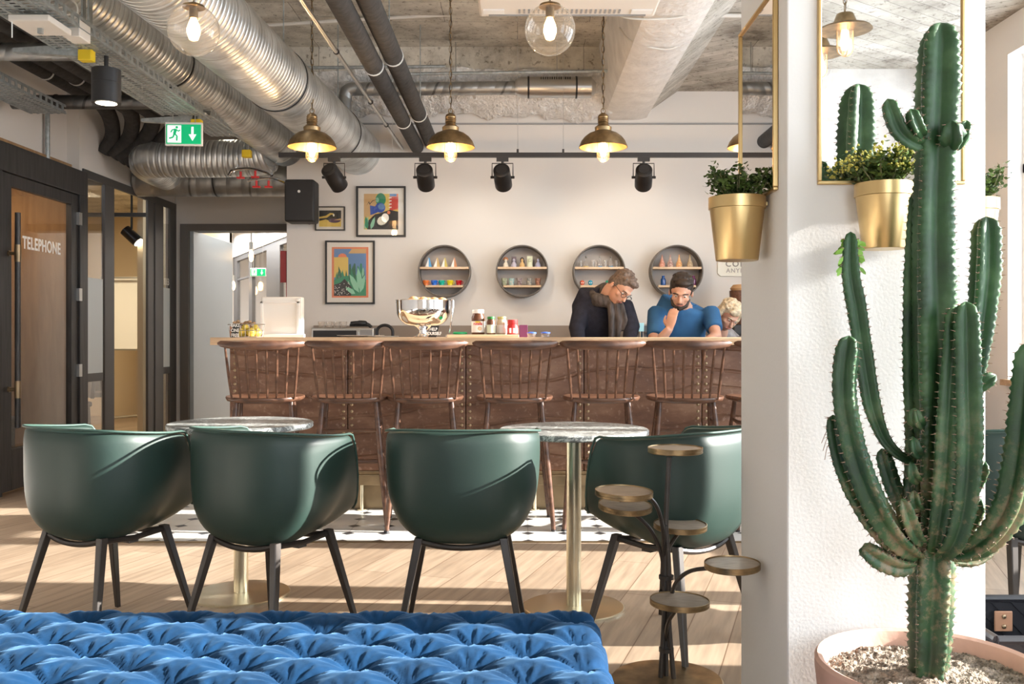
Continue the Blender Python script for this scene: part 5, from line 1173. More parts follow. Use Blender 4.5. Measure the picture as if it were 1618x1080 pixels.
# shelf three
dec = [(0, 0), (.020, 0), (.026, .010), (.026, .030), (.014, .050), (.007, .058), (.007, .072), (.010, .074), (.010, .078), (.006, .080), (.009, .092), (0, .104)]
for px, c, cn in ((926, (.65, .5, .15), 'yellow'), (948, (.1, .3, .6), 'blue'), (965, (.05, .3, .6), 'deep blue')):
    bottle(dec, (SX(px), yy, zt_), 'decanter', f'clear stoppered decanter with a {cn} bottom on the third round shelf', 'decanter', M['clearglass'], extra=[('coloured_base', lambda k: k.lathe([(0, .002), (.022, .002), (.024, .010), (0, .011)], (0, 0, 0), 14), cm('tint '+cn, c, .3)), ('stopper', lambda k: k.ell((0, 0, .090), .009, 8, 6), M['wire'])])
gi = 0
for px, yo in ((918, .03), (937, -.02), (941, .03), (956, -.02), (974, .0), (979, .03)):
    gi += 1; bottle([(0, 0), (.014, 0), (.018, .060), (.0165, .060), (.013, .004), (0, .003)], (SX(px), yy+yo, zt_), 'drinking_glass', ('clear glass left of the yellow-based decanter', 'front clear glass right of the yellow-based decanter', 'rear clear glass left of the blue-based decanter', 'clear glass between the two blue-based decanters', 'front clear glass at the right end', 'rear clear glass at the right end')[gi-1]+' on the third round shelf', 'glass', M['clearglass'], group='clear glasses on the third round shelf')
for px, c, cn in ((920, (.6, .12, .06), 'red'), (933, (.02, .28, .42), 'blue'), (960, (.02, .3, .18), 'green')):
    o = MB().ell((0, 0, .024), (.0215, .022, .022), 16, 10).ell((0, -.006, .010), (.014, .015, .010), 12, 8).build('painted_skull', cm('skull '+cn, c, .4), loc=(SX(px), yy, zb2+.0), ang=1.5); tag(o, f'small {cn} painted skull on the lower board of the third round shelf', 'ornament')
    MB().ell((-.008, -.019, .022), (.005, .004, .005), 8, 6).ell((.008, -.019, .022), (.005, .004, .005), 8, 6).build('eye_sockets', M['label'], o)
# shelf four
gourd = [(0, 0), (.022, 0), (.027, .012), (.025, .034), (.014, .060), (.007, .085), (.004, .108), (0, .112)]
for px, c, c2, cn in ((1046, (.5, .16, .10), (.75, .45, .35), 'red'), (1059, (.25, .05, .05), (.75, .6, .5), 'dark checked'), (1073, (.7, .22, .06), (.85, .6, .3), 'orange striped'), (1090, (.4, .25, .12), (.6, .5, .35), 'straw coloured')):
    bottle(gourd, (SX(px), yy, zt_), 'wrapped_bottle', f'{cn} pointed woven bottle on the fourth round shelf', 'bottle', mat('weave '+cn, c, .7, var=.1, vscale=70, col2=c2))
for px, c, cn in ((1048, (.01, .08, .30), 'blue'), (1066, (.10, .13, .01), 'olive green'), (1096, (.14, .03, .10), 'purple')):
    bottle([(0, 0), (.021, 0), (.023, .004), (.023, .050), (.017, .062), (.012, .066), (.013, .078), (.015, .084), (.010, .084), (.010, .066), (0, .064)], (SX(px), yy, zb2), 'glass_bottle', f'wide-necked {cn} glass bottle on the fourth round shelf', 'bottle', cm('glass '+cn, c, .12, **{'Coat Weight': .8}))
# coffee sign
t = thing('coffee_sign', 'cream wall sign lettered COFFEE, cut off by the pillar', 'sign', (PX(1172, YW), YW-.001, PZ(423, YW)))
MB().prism([(-.215, -.05), (-.19, -.075), (.19, -.075), (.215, -.05), (.215, .05), (.19, .075), (-.19, .075), (-.215, .05)], -.014, 0).build('board', cm('cream enamel', (.78, .76, .66), .5), t, bevel=.002)
text('COFFEE', .072, cm('grey letters', (.25, .23, .2), .6), 'lettering', t, (.0, -.016, .032), sp=1.25, bold=.0012); text('ANYBODY', .052, M['grey2'], 'lettering', t, (-.0, -.016, -.026), sp=1.2, bold=.001)
# ================================================================ THINGS ON THE COUNTERS
zt = ZB
t = thing('punch_bowl', 'large polished steel punch bowl on a foot standing on the bar', 'bowl', (PX(669, 6.12), 6.12, zt))
R0 = .178; zb0, zr0 = .075, PZ(474, 6.12)-zt
prof = [(.062, 0), (.064, .006), (.045, .012), (.028, .03), (.028, .05), (.045, .068), (.06, zb0)]
prof += [(.06+(R0-.06)*math.sin(a)**.9, zb0+(zr0-zb0-.055)*(1-math.cos(a))) for a in [PI/2*q/12 for q in range(1, 13)]]+[(R0+.001, zr0-.003), (R0+.006, zr0), (R0-.002, zr0-.001), (R0-.004, zr0-.05), (R0-.03, zr0-.11), (.05, zb0+.01), (0, zb0+.01)]
MB().lathe(prof, (0, 0, 0), 64, caps=False).build('bowl', M['chrome'], t, ang=.7)
k = MB(); k.tube(smoothpath([(R0-.03, .02, zr0-.05), (R0+.004, .02, zr0+.008), (R0+.018, .02, zr0-.02), (R0+.006, .02, zr0-.12), (R0-.01, .02, .03)]), .005, 8); k.tube([(R0+.0, 0.02, .0), (R0-.035, .02, .006)], .012, 8); lo = k.build('ladle', M['chrome'], loc=t.location); tag(lo, 'long steel ladle hooked over the right rim of the punch bowl', 'ladle')
rn = random.Random(12)
for i in range(9):
    a = i*2.399; r = .03+.012*i; o = MB().ell((0, 0, 0), (.030, .026, .018), 12, 8).build('biscuit', M['cork'], loc=(PX(669, 6.12)+r*math.cos(a), 6.12+r*math.sin(a), zt+zr0+.0+rn.uniform(-.004, .006)))
    tag(o, 'brown biscuit piled in the steel punch bowl', 'biscuit', 'biscuits in the punch bowl')
def chalk(px, py0, py1, w, d, txt, lab):
    t = thing('chalkboard_card', lab, 'card', (PX(px, d), d, zt)); h = PZ(py0, d)-zt
    MB().prism([(-w/2, 0), (w/2-.01, 0), (w/2+.01, h), (-w/2+.02, h)], -.003, .003).build('board', M['chalk'], t)
    text(txt, h*.36, M['label'], 'writing', t, (.004, -.0045, h*.5), sx=.8, bold=.0006, depth=.0006)
    MB().tube([(0, .003, h*.7), (0, .04, 0)], .002, 6).build('prop', M['chalk'], t)
chalk(684, 514, 531, .062, 5.93, 'HELP\nYOURSELF', 'small black chalk card leaning at the foot of the punch bowl')
chalk(371, 511, 531, .055, 5.93, 'TAKE\nONE\nFREE', 'small black chalk card leaning on the fruit basket')
def wire_basket(x0, x1, d, lab):
    a, b_ = PX(x0, d), PX(x1, d); w = b_-a; t = thing('wire_basket', lab, 'basket', ((a+b_)/2, d, zt)); h = .085; dp = .16
    k = MB()
    for z, e in ((.003, .85), (.045, .93), (h, 1)):
        k.tube([(-w/2*e, -dp/2*e, z), (w/2*e, -dp/2*e, z), (w/2*e, dp/2*e, z), (-w/2*e, dp/2*e, z), (-w/2*e, -dp/2*e, z)], .0022 if z < h else .003, 6)
    for i in range(7):
        u = -1+i/3
        for s in (-1, 1): k.tube([(u*w/2*.85, s*dp/2*.85, .003), (u*w/2, s*dp/2, h)], .0014, 4)
    for i in range(5): k.tube([(-w/2*.85, (-1+i/2)*dp/2*.85, .003), (w/2*.85, (-1+i/2)*dp/2*.85, .003)], .0014, 4)
    k.build('wire_frame', M['wire'], t)
    return t
wire_basket(372, 413, 6.06, 'wire basket of yellow fruit on the left end of the bar'); wire_basket(366, 404, 6.28, 'wire basket of nuts behind the yellow fruit on the bar')
for i, (px, dz, dy, s) in enumerate(((382, .028, 0, .030), (390, .031, .03, .028), (398, .030, -.02, .031), (406, .028, .01, .029), (387, .060, .01, .024), (402, .058, .02, .024), (378, .028, .04, .026))):
    o = MB().lathe([(0, -s), (s*.6, -s*.85), (s*1.0, -s*.2), (s*.92, s*.35), (s*.5, s*.85), (0, s*.95)], (0, 0, 0), 16).build('pear', M['fruit'], loc=(PX(px, 6.06), 6.06+dy, zt+dz+.004)); MB().tube([(0, 0, s*.9), (.003, 0, s*1.25)], .0015, 5).build('stalk', M['stem'], o)
    tag(o, 'round yellow fruit lying in the wire basket on the bar', 'fruit', 'yellow fruits in the wire basket')
for i in range(16):
    o = MB().ell((0, 0, 0), (.014, .012, .011), 8, 6).build('nut', M['nut'], loc=(PX(372+(i % 8)*4, 6.28), 6.26+.03*(i//8)+rn.uniform(-.01, .01), zt+.085+rn.uniform(0, .022))); tag(o, 'small brown nut heaped in the rear wire basket', 'nut', 'nuts in the rear wire basket')
MB2 = MB().b2((PX(368, 6.28), 6.21, zt+.006), (PX(402, 6.28), 6.35, zt+.075)).build('paper_lining', M['tan'], smooth=False); tag(MB2, 'brown paper bag of nuts inside the rear wire basket', 'paper bag')
t = thing('white_dispenser', 'white plastic upright box on the bar between fruit and microwave', 'box', (PX(446, 6.35), 6.35, zt)); w = .27
MB().b2((-w/2, -.02, 0), (w/2, .06, PZ(469, 6.35)-zt)).build('body', M['label'], t, bevel=.006)
hh = PZ(476, 6.35)-zt
k = MB(); k.b2((-w/2-.005, -.035, 0), (-w/2+.012, -.02, hh)).b2((w/2-.03, -.035, 0), (w/2-.012, -.02, hh+.02)).b2((-w/2-.005, -.035, hh-.014), (w/2-.012, -.02, hh)); k.build('front_rim', M['clip'], t, bevel=.002)
MB().b2((-w/2+.02, -.07, 0), (w/2+.03, -.036, .022)).build('tray', M['clip'], t, bevel=.003)
# microwave on the back counter
d = 7.66; x0, x1 = PX(492, d), PX(590, d); z0 = .901; z1 = PZ(518, d)
t = thing('microwave', 'grey microwave oven on the back counter left of the tap', 'microwave', ((x0+x1)/2, d+.15, z0))
MB().b2((x0, d, z0+.01), (x1, d+.34, z1)).build('housing', M['steel'], t, world=True, bevel=.004); MB().b2((x0+.015, d-.006, z0+.03), (x0+.37, d, z1-.02)).build('door_glass', M['black'], t, world=True)
MB().b2((x0+.375, d-.02, z0+.04), (x0+.39, d-.002, z1-.03)).build('handle', M['steel'], t, world=True); MB().b2((x0+.40, d-.004, z0+.03), (x1-.01, d, z1-.015)).build('control_panel', M['grey'], t, world=True)
for x in (x0+.03, x1-.03): MB().b2((x-.02, d+.02, z0), (x+.02, d+.3, z0+.01)).build('foot', M['black'], t, world=True)
for i, px in enumerate((508, 520, 532, 543)):
    bottle([(0, 0), (.018, 0), (.026, .02), (.030, .055), (.028, .055), (.024, .022), (.016, .004), (0, .004)], (PX(px, d+.1), d+.1, z1), 'glass_cup', ('leftmost', 'second from left', 'third from left', 'rightmost')[i]+' clear glass cup on top of the microwave', 'glass', M['clearglass'], group='clear glass cups on the microwave')
k = MB(); k.tube(smoothpath([(-.07, 0, .03), (0, -.01, .035), (.06, 0, .028), (.10, 0, .0)]), [.018]*6+[.022]*6+[.014]*7, 10); k.tube([(-.08, 0, .018), (.09, 0, .018)], .013, 8); o = k.build('oven_mitt', M['black'], loc=(PX(568, d+.1), d+.1, z1+.008)); tag(o, 'black cloth bundle on the right of the microwave top', 'cloth')
t = thing('kitchen_tap', 'black arched tap behind the bar left of the punch bowl', 'tap', (PX(608, 7.8), 7.8, .90))
hz = PZ(524, 7.8)-.90; rr0 = .066
MB().tube([(-rr0, 0, 0), (-rr0, 0, hz)]+[(-rr0*math.cos(a), 0, hz+rr0*.85*math.sin(a)) for a in [PI*q/12 for q in range(1, 13)]]+[(rr0, 0, hz-.04)], .013, 12).build('spout', M['black'], t); MB().lathe([(.03, 0), (.03, .02), (.02, .025)], (-rr0, 0, 0), 16).build('base', M['black'], t); MB().tube([(-rr0, 0, .06), (-rr0+.07, -.02, .08)], .006, 8).build('lever', M['black'], t)
o = MB().lathe([(.0, 0), (.09, 0), (.16, .012), (.158, .014), (.09, .004), (0, .004)], (0, 0, 0), 36, sy=.6).build('serving_plate', M['clip'], loc=(PX(570, 6.25), 6.25, zt)); tag(o, 'white shallow plate lying on the bar before the microwave', 'plate')
o = MB().lathe([(0, 0), (.07, 0), (.10, .006), (.098, .008), (0, .004)], (0, 0, 0), 30, sy=.6).build('serving_plate', M['label'], loc=(PX(606, 6.1), 6.1, zt)); tag(o, 'small white plate on the bar left of the punch bowl', 'plate')
o = MB().b2((PX(707, 6.0), 5.95, zt), (PX(820, 6.0), 6.2, zt+.018)).build('chopping_board', M['board'], bevel=.003); tag(o, 'pale wooden chopping board under the jars on the bar', 'chopping board')
zc = zt+.018
t = thing('plastic_lid', 'flat bright green plastic lid between punch bowl and jars', 'lid', (PX(727, 6.08), 6.08, zc)); MB().lathe([(0, 0), (.040, 0), (.046, .004), (.046, .014), (.04, .018), (0, .018)], (0, 0, 0), 28).build('disc', cm('green plastic', (.02, .42, .15), .35), t); MB().lathe([(.048, .006), (.048, .010), (.044, .010)], (0, 0, 0), 28).build('rim', cm('green plastic', (.02, .42, .15), .35), t)  # loose lid lying flat, no tub under it
def jar(px0, px1, pyt, d, lab, glassm, lidc, lidh, labc, name='jar', fill=None, writing=None):
    r = (PX(px1, d)-PX(px0, d))/2; h = PZ(pyt, d)-zc; t = thing(name, lab, 'jar', (PX((px0+px1)/2, d), d, zc)); hb = h-lidh
    MB().lathe([(0, 0), (r*.9, 0), (r, .006), (r, hb*.80), (r*.8, hb*.93), (r*.78, hb)], (0, 0, 0), 28).build('body', glassm, t, ang=.7)
    MB().lathe([(r*.86, hb-.002), (r*.88, hb), (r*.88, h-.002), (r*.84, h), (0, h)], (0, 0, 0), 28).build('lid', lidc, t, ang=.6)
    k = MB(); ring = lambda z: [Vector((r*1.012*math.sin(a), -r*1.012*math.cos(a), z)) for a in [-1.5+3.0*q/16 for q in range(17)]]; k.rings([ring(hb*.10), ring(hb*.62)], False, False); k.build('label', labc, t, ang=2)
    return t, r, hb
t, r, hb = jar(745, 766, 489, 6.06, 'large chocolate spread jar with a white lid on the chopping board', M['jam'], M['label'], .022, M['label'])
text('nutella', r*.62, M['red'], 'lettering', t, (0, -r*1.03, hb*.50), sx=.8, bold=.0006, depth=.0005)
MB().ell((.012, -r*.99, hb*.28), (r*.35, .003, r*.3), 12, 6).build('label_print', M['board'], t); MB().ell((.0, -r*.99, hb*.58), (r*.45, .003, r*.12), 12, 6).build('label_print', M['yellow'], t)
jar(769, 783, 500, 6.02, 'jam jar with a green lid on the chopping board', M['jam'], cm('dark green lid', (.03, .22, .05), .4), .014, cm('pale green label', (.55, .62, .5), .6))
jar(785, 801, 500, 6.08, 'jar with a gold lid on the chopping board', cm('pale content', (.6, .5, .36), .3), cm('gold lid', (.6, .48, .2), .35, .6), .014, M['label'])
t, r, hb = jar(801, 819, 505, 6.02, 'wide jar with a red lid, rightmost on the chopping board', M['red'], M['red'], .026, cm('red label', (.75, .12, .12), .5))
for sx in (-.4, .25): MB().b2((sx*r-.006, -r*1.03, hb*.15), (sx*r+.006, -r*.96, hb*.6)).build('label_print', M['label'], t)
o = MB().b2((-.027, -.012, 0), (.027, .012, PZ(513, 6.2)-zt)).build('carton', cm('purple card', (.16, .03, .10), .6), loc=(PX(825, 6.2)+.01, 6.24, zt), bevel=.001); tag(o, 'small purple carton behind the red-lidded jar', 'carton')
for px, lab in ((840, 'clear plastic tub with a blue lid, nearer the jars'), (862, 'clear plastic tub with a blue lid, nearer the man in the scarf')):
    o = bottle([(0, 0), (.026, 0), (.030, .026), (.028, .026), (.024, .003), (0, .003)], (PX(px, 6.05), 6.05, zt), 'plastic_tub', lab, 'tub', M['clearglass'], extra=[('lid', lambda k: k.lathe([(0, .026), (.031, .026), (.031, .032), (.01, .036), (0, .036)], (0, 0, 0), 20), cm('blue plastic', (.05, .15, .7), .4))])
# coffee machines behind
d = 7.72; t = thing('coffee_machine', 'steel coffee machine with a pale blue display between the two men', 'coffee machine', (PX(1013, d), d+.15, .90))
MB().box((0, .03, .13), (.28, .26, .24)).box((0, -.06, .265), (.28, .20, .07)).build('housing', M['steel'], t, bevel=.01); MB().b2((-.05, -.18, .24), (.02, -.16, .31)).build('display', cm('pale blue display', (.4, .68, .75), .4, 0, emit=(.4, .75, .85), **{'Emission Strength': .3}), t, bevel=.003)
MB().tube([(0, -.17, .24), (0, -.17, .18)], .02, 10).build('group_head', M['chrome'], t); MB().tube([(0, -.17, .18), (0, -.30, .17)], .01, 8).build('portafilter', M['black'], t)
t = thing('coffee_grinder', 'tall coffee grinder with a brown bean hopper beside the pillar', 'coffee grinder', (PX(1172, 7.75), 7.8, .90))
MB().box((0, 0, .15), (.16, .2, .30)).build('body', M['black'], t, bevel=.01); MB().lathe([(.06, .30), (.085, .42), (.09, .56), (.09, .58), (0, .58)], (0, 0, 0), 24).build('hopper', cm('bean brown', (.16, .07, .04), .35, var=.4, vscale=60), t); MB().lathe([(.075, .58), (.085, .60), (.06, .63), (0, .635)], (0, 0, 0), 20).build('lid', M['cork'], t)
MB().tube([(0, -.1, .22), (0, -.17, .20)], .016, 8).build('spout', M['steel'], t)
# ================================================================ PEOPLE
def blob(name, mb, m, parent, vox=.007, sm=4):
    return mb.build(name, m, parent, world=True, ang=3.1, mods=(('REMESH', dict(mode='VOXEL', voxel_size=vox, use_smooth_shade=True)), ('SMOOTH', dict(factor=.5, iterations=sm))))
def oval(mb, pts, n=20):     # loft of ellipses: (centre, rx, ry) stacked, horizontal-ish rings tilted by path
    P_ = [Vector(p[0]) for p in pts]; rings = []
    for i, (c, rx, ry) in enumerate(pts):
        T = (P_[min(i+1, len(P_)-1)]-P_[max(i-1, 0)]).normalized(); X_ = Vector((1, 0, 0)); X_ = (X_-T*X_.dot(T)).normalized(); Y_ = T.cross(X_)
        rings.append([P_[i]+X_*rx*math.cos(2*PI*k/n)+Y_*ry*math.sin(2*PI*k/n) for k in range(n)])
    mb.rings(rings)
def head(mb, c, rot, s=1.0):
    q = lambda x, y, z: Vector(c)+rot @ (Vector((x, y, z))*s)       # face looks along -y local
    mb.ell(q(0, .012, .035), (.076*s, .095*s, .088*s), 20, 14, rot); mb.ell(q(0, -.025, -.035), (.056*s, .066*s, .075*s), 18, 12, rot); mb.ell(q(0, -.055, -.083), (.028*s, .026*s, .022*s), 12, 8, rot)
    mb.tube([q(0, -.082, .02), q(0, -.098, -.005), q(0, -.112, -.028), q(0, -.098, -.036)], [.008*s, .010*s, .014*s, .010*s], 8)
    mb.ell(q(0, -.086, .028), (.046*s, .014*s, .010*s), 12, 6, rot); mb.ell(q(0, -.088, -.058), (.022*s, .012*s, .009*s), 10, 6, rot)
    for e in (-1, 1):
        mb.ell(q(e*.080, .012, -.012), (.009*s, .018*s, .028*s), 10, 8, rot); mb.ell(q(e*.042, -.058, -.02), (.022*s, .022*s, .018*s), 10, 8, rot)
    return q
def face(parent, q, rot, s, hairm, beard=False, glasses=False, ln=.0):
    off = lambda v: v
    for e in (-1, 1):
        o = MB().ell(q(e*.031, -.079, .008), (.012*s, .008*s, .007*s), 12, 8, rot).build('eye', M['eyew'], parent, world=True); p = MB().ell(q(e*.031, -.087, .007), (.005*s, .003*s, .005*s), 10, 6, rot).build('pupil', M['black'], o, world=True)
        MB().tube([q(e*.014, -.094, .027), q(e*.034, -.092, .032), q(e*.052, -.078, .025)], .004*s, 6).build('eyebrow', hairm, parent, world=True)
    MB().tube([q(-.024, -.091, -.055), q(0, -.099, -.056), q(.024, -.091, -.055)], .0045*s, 6).build('lips', M['lips'], parent, world=True)
    if glasses:
        k = MB()
        for e in (-1, 1):
            k.tube([q(e*.033+.024*math.cos(a), -.102, .004+.017*math.sin(a)) for a in [2*PI*i/16 for i in range(17)]], .002, 6, False); k.tube([q(e*.057, -.100, .008), q(e*.082, -.03, .010), q(e*.084, .02, .0)], .002, 6)
        k.tube([q(-.010, -.104, .008), q(.010, -.104, .008)], .002, 6); k.build('glasses', M['black'], parent, world=True)
def hair(parent, q, rot, s, m, long=0):
    k = MB(); rn = random.Random(int(s*100)+long)
    k.ell(q(0, .022, .055), (.084*s, .097*s, .084*s), 20, 12, rot); k.ell(q(0, .070, .005), (.070*s, .045*s, .07*s), 16, 10, rot)
    for e in (-1, 1): k.ell(q(e*.070, .025, .02), (.014*s, .045*s, .045*s), 12, 8, rot)
    k.ell(q(.01, -.05, .098), (.058*s, .035*s, .026*s), 14, 8, rot)
    for i in range(60):
        a = rn.uniform(0, 2*PI); b_ = rn.uniform(.25, 1.3); p = q(.084*math.cos(a)*math.cos(b_), .022+.096*math.sin(a)*math.cos(b_) if math.sin(a) > -.3 else -.03, .055+.082*math.sin(b_)); k.ell(p, (.013*s, .013*s, .010*s), 8, 5)
    if long:
        for e in (-1, 1): k.tube([q(e*.078, .0, .06), q(e*.090, -.005, -.0), q(e*.084, .0, -.07), q(e*.07, .01, -.12)], [.022*s, .026*s, .024*s, .012*s], 10)
        k.ell(q(0, .08, -.04), (.075*s, .035*s, .09*s), 14, 10, rot); k.ell(q(-.02, -.075, .075), (.05*s, .02*s, .025*s), 12, 8, rot)
    blob('hair', k, m, parent, .006, 2)
def hand(mb, w, d, side, curl=.5, up=Vector((0, 0, 1))):
    """wrist w, pointing along d; back of the hand towards up"""
    d = Vector(d).normalized(); u = (up-d*up.dot(d)).normalized(); s = d.cross(u)*side
    w = Vector(w); mb.tube([w-d*.02, w+d*.02, w+d*.055, w+d*.09], [.026, .032, .040, .036], 14, ry=.42, up=s)
    for i, (o_, L_) in enumerate(((-.030, .068), (-.010, .078), (.011, .074), (.030, .058))):
        a = w+d*.088+s*o_; c1 = a+d*L_*.45-u*L_*.12*curl; c2 = c1+d*L_*.32-u*L_*.35*curl; c3 = c2+d*L_*.18-u*L_*.32*curl
        mb.tube([a-d*.02, a, c1, c2, c3], [.010, .0095, .0088, .008, .006], 10)
    a = w+d*.025-s*.030; mb.tube([a, a-s*.026+d*.026-u*.01, a-s*.030+d*.055-u*.018, a-s*.026+d*.075-u*.02], [.014, .012, .010, .007], 10)
def legs(k, x, y, hip=.92, sp=.10):
    for e in (-1, 1): k.tube([(x+e*.07, y, hip+.02), (x+e*sp, y-.01, hip-.12), (x+e*sp, y+.0, .52), (x+e*sp, y+.02, .30), (x+e*sp, y+.02, .07)], [.09, .088, .062, .056, .042], 16)
def shoes(parent, x, y, sp=.10):
    for e in (-1, 1):
        k = MB(); k.ell((x+e*sp, y-.05, .035), (.045, .13, .035), 14, 8); k.b2((x+e*sp-.043, y-.17, 0), (x+e*sp+.043, y+.07, .014)); k.build('shoe', M['black'], parent, world=True)
# ---- man in dark sweater and scarf, leaning over the counter
d = 6.86
hc = P(980, 455, d-.10); x0 = PX(945, d)
t = thing('person', 'greying man in dark sweater, scarf and glasses bending over the bar', 'person', (x0, d+.1, 0))
rot = (Matrix.Rotation(.42, 3, 'Y') @ Matrix.Rotation(.75, 3, 'Z') @ Matrix.Rotation(.52, 3, 'X'))
k = MB(); q = head(k, hc, rot, 1.0)
neck = Vector((PX(956, d), d+.02, PZ(464, d))); k.tube([q(0, .045, -.03), q(0, .05, -.07), neck+Vector((0, .02, -.06))], [.058, .056, .066], 14)
oval(k, [((x0-.01, d+.16, .93), .15, .10), ((x0-.01, d+.12, 1.15), .15, .10), ((x0, d+.08, 1.34), .16, .10), (tuple(neck+Vector((0, .03, -.06))), .08, .07)])
sh = [(P(924, 479, d+.08), Vector((PX(911, d), d-.02, 1.16)), Vector((PX(916, 6.7), 6.66, .985))), (P(984, 482, d+.02), Vector((PX(999, d-.1), d-.08, 1.17)), Vector((PX(990, 6.65), 6.64, .985)))]
for s_, e_, w_ in sh: k.tube([s_, e_, w_], [.05, .042, .028], 12)
hand(k, sh[0][2], (.4, -1, -.15), 1, .3); hand(k, sh[1][2], (-.3, -1, -.15), -1, .3)
body = blob('body', k, M['skin'], t)
k = MB(); oval(k, [((x0-.01, d+.17, .92), .175, .125), ((x0-.01, d+.14, 1.08), .17, .12), ((x0, d+.11, 1.22), .185, .125), ((x0+.005, d+.09, 1.32), .195, .125), ((x0+.012, d+.07, 1.385), .165, .105), (tuple(neck+Vector((-.01, .03, -.025))), .10, .085)], 26)
for s_, e_, w_ in sh: k.tube([s_+Vector((0, .0, .0)), (s_+e_)/2, e_, (e_+w_)/2, w_+(e_-w_)*.08], [.078, .070, .060, .050, .040], 16)
blob('sweater', k, M['navy'], t, .009, 6)
k = MB(); nk = neck+Vector((.0, .0, -.015))
k.tube([nk+Vector((.088*math.cos(a), .085*math.sin(a), .022*math.sin(a)+.01*math.cos(2*a))) for a in [2*PI*i/16 for i in range(17)]], [.036+.006*math.sin(i*1.9) for i in range(17)], 12, False)
k.tube([nk+Vector((.08*math.cos(a), .08*math.sin(a), -.035+.02*math.sin(a))) for a in [2*PI*i/16 for i in range(17)]], .033, 12, False)
for o_, L_ in ((.035, .36), (.085, .40), (.13, .26)): k.tube([nk+Vector((o_*.5, -.07, -.0)), nk+Vector((o_*.8, -.115, -.08)), nk+Vector((o_, -.12, -.18)), nk+Vector((o_*.9, -.125, -L_))], [.028, .034, .032, .026], 12, ry=.6)
k.tube([q(.0, .06, -.10), nk+Vector((.02, .04, .035)), nk+Vector((-.03, .05, .0))], [.05, .075, .08], 14)
blob('scarf', k, M['scarf'], t, .007, 3)
hair(t, q, rot, 1.0, M['hairgrey']); face(t, q, rot, 1.0, M['hairgrey'], glasses=True)
k = MB(); legs(k, x0, d+.17); blob('trousers', k, M['trouser'], t, .012); shoes(t, x0, d+.17)
# ---- man in blue t-shirt, hand at his chin
d = 6.82; x0 = PX(1083, d); hc = P(1076, 462, d-.06)
t = thing('person', 'dark-haired man in a blue t-shirt resting his chin on his hand', 'person', (x0, d+.1, 0))
rot = Matrix.Rotation(.10, 3, 'Y') @ Matrix.Rotation(-.18, 3, 'Z') @ Matrix.Rotation(.50, 3, 'X')
k = MB(); q = head(k, hc, rot, 1.02); neck = Vector((x0+.01, d+.10, PZ(478, d)))
k.tube([q(0, .045, -.03), q(0, .05, -.08), neck+Vector((0, .01, -.05))], [.058, .057, .068], 14)
oval(k, [((x0, d+.20, .93), .15, .10), ((x0, d+.16, 1.15), .155, .10), ((x0, d+.13, 1.30), .17, .10), (tuple(neck+Vector((0, .02, -.06))), .09, .07)])
shl, shr = P(1038, 492, d+.10), P(1122, 492, d+.10)
el, wl_ = Vector((PX(1034, 6.66), 6.66, 1.02)), P(1058, 519, d-.20)
er, wr_ = Vector((PX(1130, d-.05), 6.74, 1.10)), Vector((PX(1092, 6.64), 6.63, .985))
k.tube([shl, (shl+el)/2+Vector((-.01, 0, 0)), el, (el+wl_)/2, wl_], [.055, .050, .044, .038, .028], 14); k.tube([shr, er, wr_], [.052, .044, .030], 14)
hand(k, wl_, (.22, .14, .95), 1, .5, Vector((-.5, -.8, .1))); hand(k, wr_, (-.8, -.5, -.1), -1, .3)
body = blob('body', k, M['skin'], t)
k = MB(); oval(k, [((x0, d+.21, .92), .18, .125), ((x0, d+.18, 1.08), .175, .12), ((x0, d+.15, 1.22), .195, .125), ((x0+.0, d+.13, 1.30), .205, .12), ((x0+.005, d+.12, 1.355), .17, .10), (tuple(neck+Vector((0, .02, -.02))), .085, .075)], 26)
for s_, e_, w_ in ((shl, el, wl_), (shr, er, wr_)): k.tube([s_, s_.lerp(e_, .35), s_.lerp(e_, .72)], [.070, .068, .062], 18)
blob('t_shirt', k, M['tee'], t, .009, 6)
hair(t, q, rot, 1.02, M['hair']); face(t, q, rot, 1.02, M['hair'])
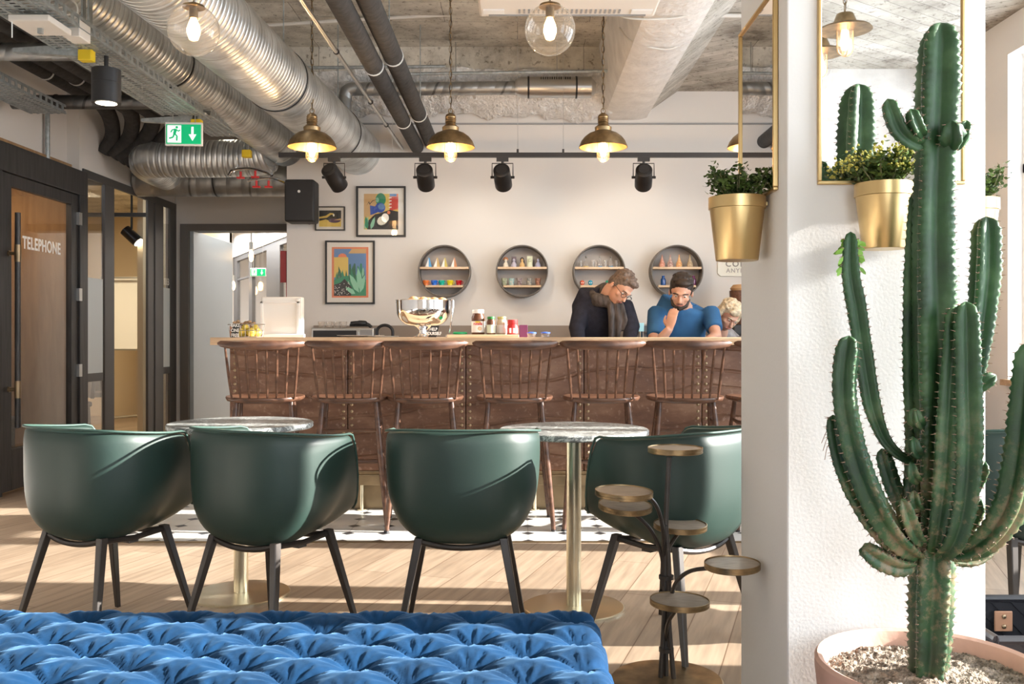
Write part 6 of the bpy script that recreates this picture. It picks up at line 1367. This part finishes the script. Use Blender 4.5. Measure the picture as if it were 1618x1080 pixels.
k = MB(); k.tube([q(-.062, -.02, -.035), q(-.045, -.055, -.075), q(0, -.078, -.092), q(.045, -.055, -.075), q(.062, -.02, -.035)], [.012, .017, .019, .017, .012], 10); k.tube([q(-.026, -.098, -.044), q(0, -.105, -.042), q(.026, -.098, -.044)], .005, 8); blob('beard', k, M['hair'], t, .006, 2)
k = MB(); legs(k, x0, d+.20); blob('trousers', k, M['trouser'], t, .012); shoes(t, x0, d+.20)
# ---- fair-haired person looking down by the pillar
d = 7.05; x0 = PX(1150, d); hc = P(1150, 499, d)
t = thing('person', 'fair-haired person in a grey top looking down beside the pillar', 'person', (x0, d+.22, 0))
rot = Matrix.Rotation(.30, 3, 'Y') @ Matrix.Rotation(.45, 3, 'Z') @ Matrix.Rotation(.55, 3, 'X')
k = MB(); q = head(k, hc, rot, .96); neck = Vector((x0-.02, d+.12, PZ(512, d)))
k.tube([q(0, .045, -.03), q(0, .05, -.08), neck+Vector((0, .03, -.08))], [.050, .05, .06], 14)
oval(k, [((x0, d+.28, .80), .13, .10), ((x0, d+.24, 1.0), .14, .10), (tuple(neck+Vector((0, .05, -.08))), .08, .07)])
for e in (-1, 1):
    s_, e_, w_ = Vector((x0+e*.16, d+.18, 1.09)), Vector((x0+e*.2, d+.05, .85)), Vector((x0+e*.10, d-.18, .95)); k.tube([s_, e_, w_], [.042, .036, .025], 12); hand(k, w_, (-e*.4, -1, .1), e, .5)
blob('body', k, M['skin'], t)
k = MB(); oval(k, [((x0, d+.28, .80), .16, .12), ((x0, d+.26, .95), .16, .115), ((x0, d+.22, 1.06), .17, .11), (tuple(neck+Vector((0, .04, -.04))), .08, .07)], 22)
for e in (-1, 1):
    s_, e_, w_ = Vector((x0+e*.16, d+.18, 1.09)), Vector((x0+e*.2, d+.05, .85)), Vector((x0+e*.10, d-.18, .95)); k.tube([s_, e_, w_.lerp(e_, .1)], [.06, .055, .038], 14)
blob('top', k, M['greyshirt'], t, .009, 5)
hair(t, q, rot, .96, M['hairwhite'], 1); face(t, q, rot, .96, M['hairwhite'])
k = MB(); legs(k, x0, d+.28, .80); blob('trousers', k, M['trouser'], t, .012); shoes(t, x0, d+.28)
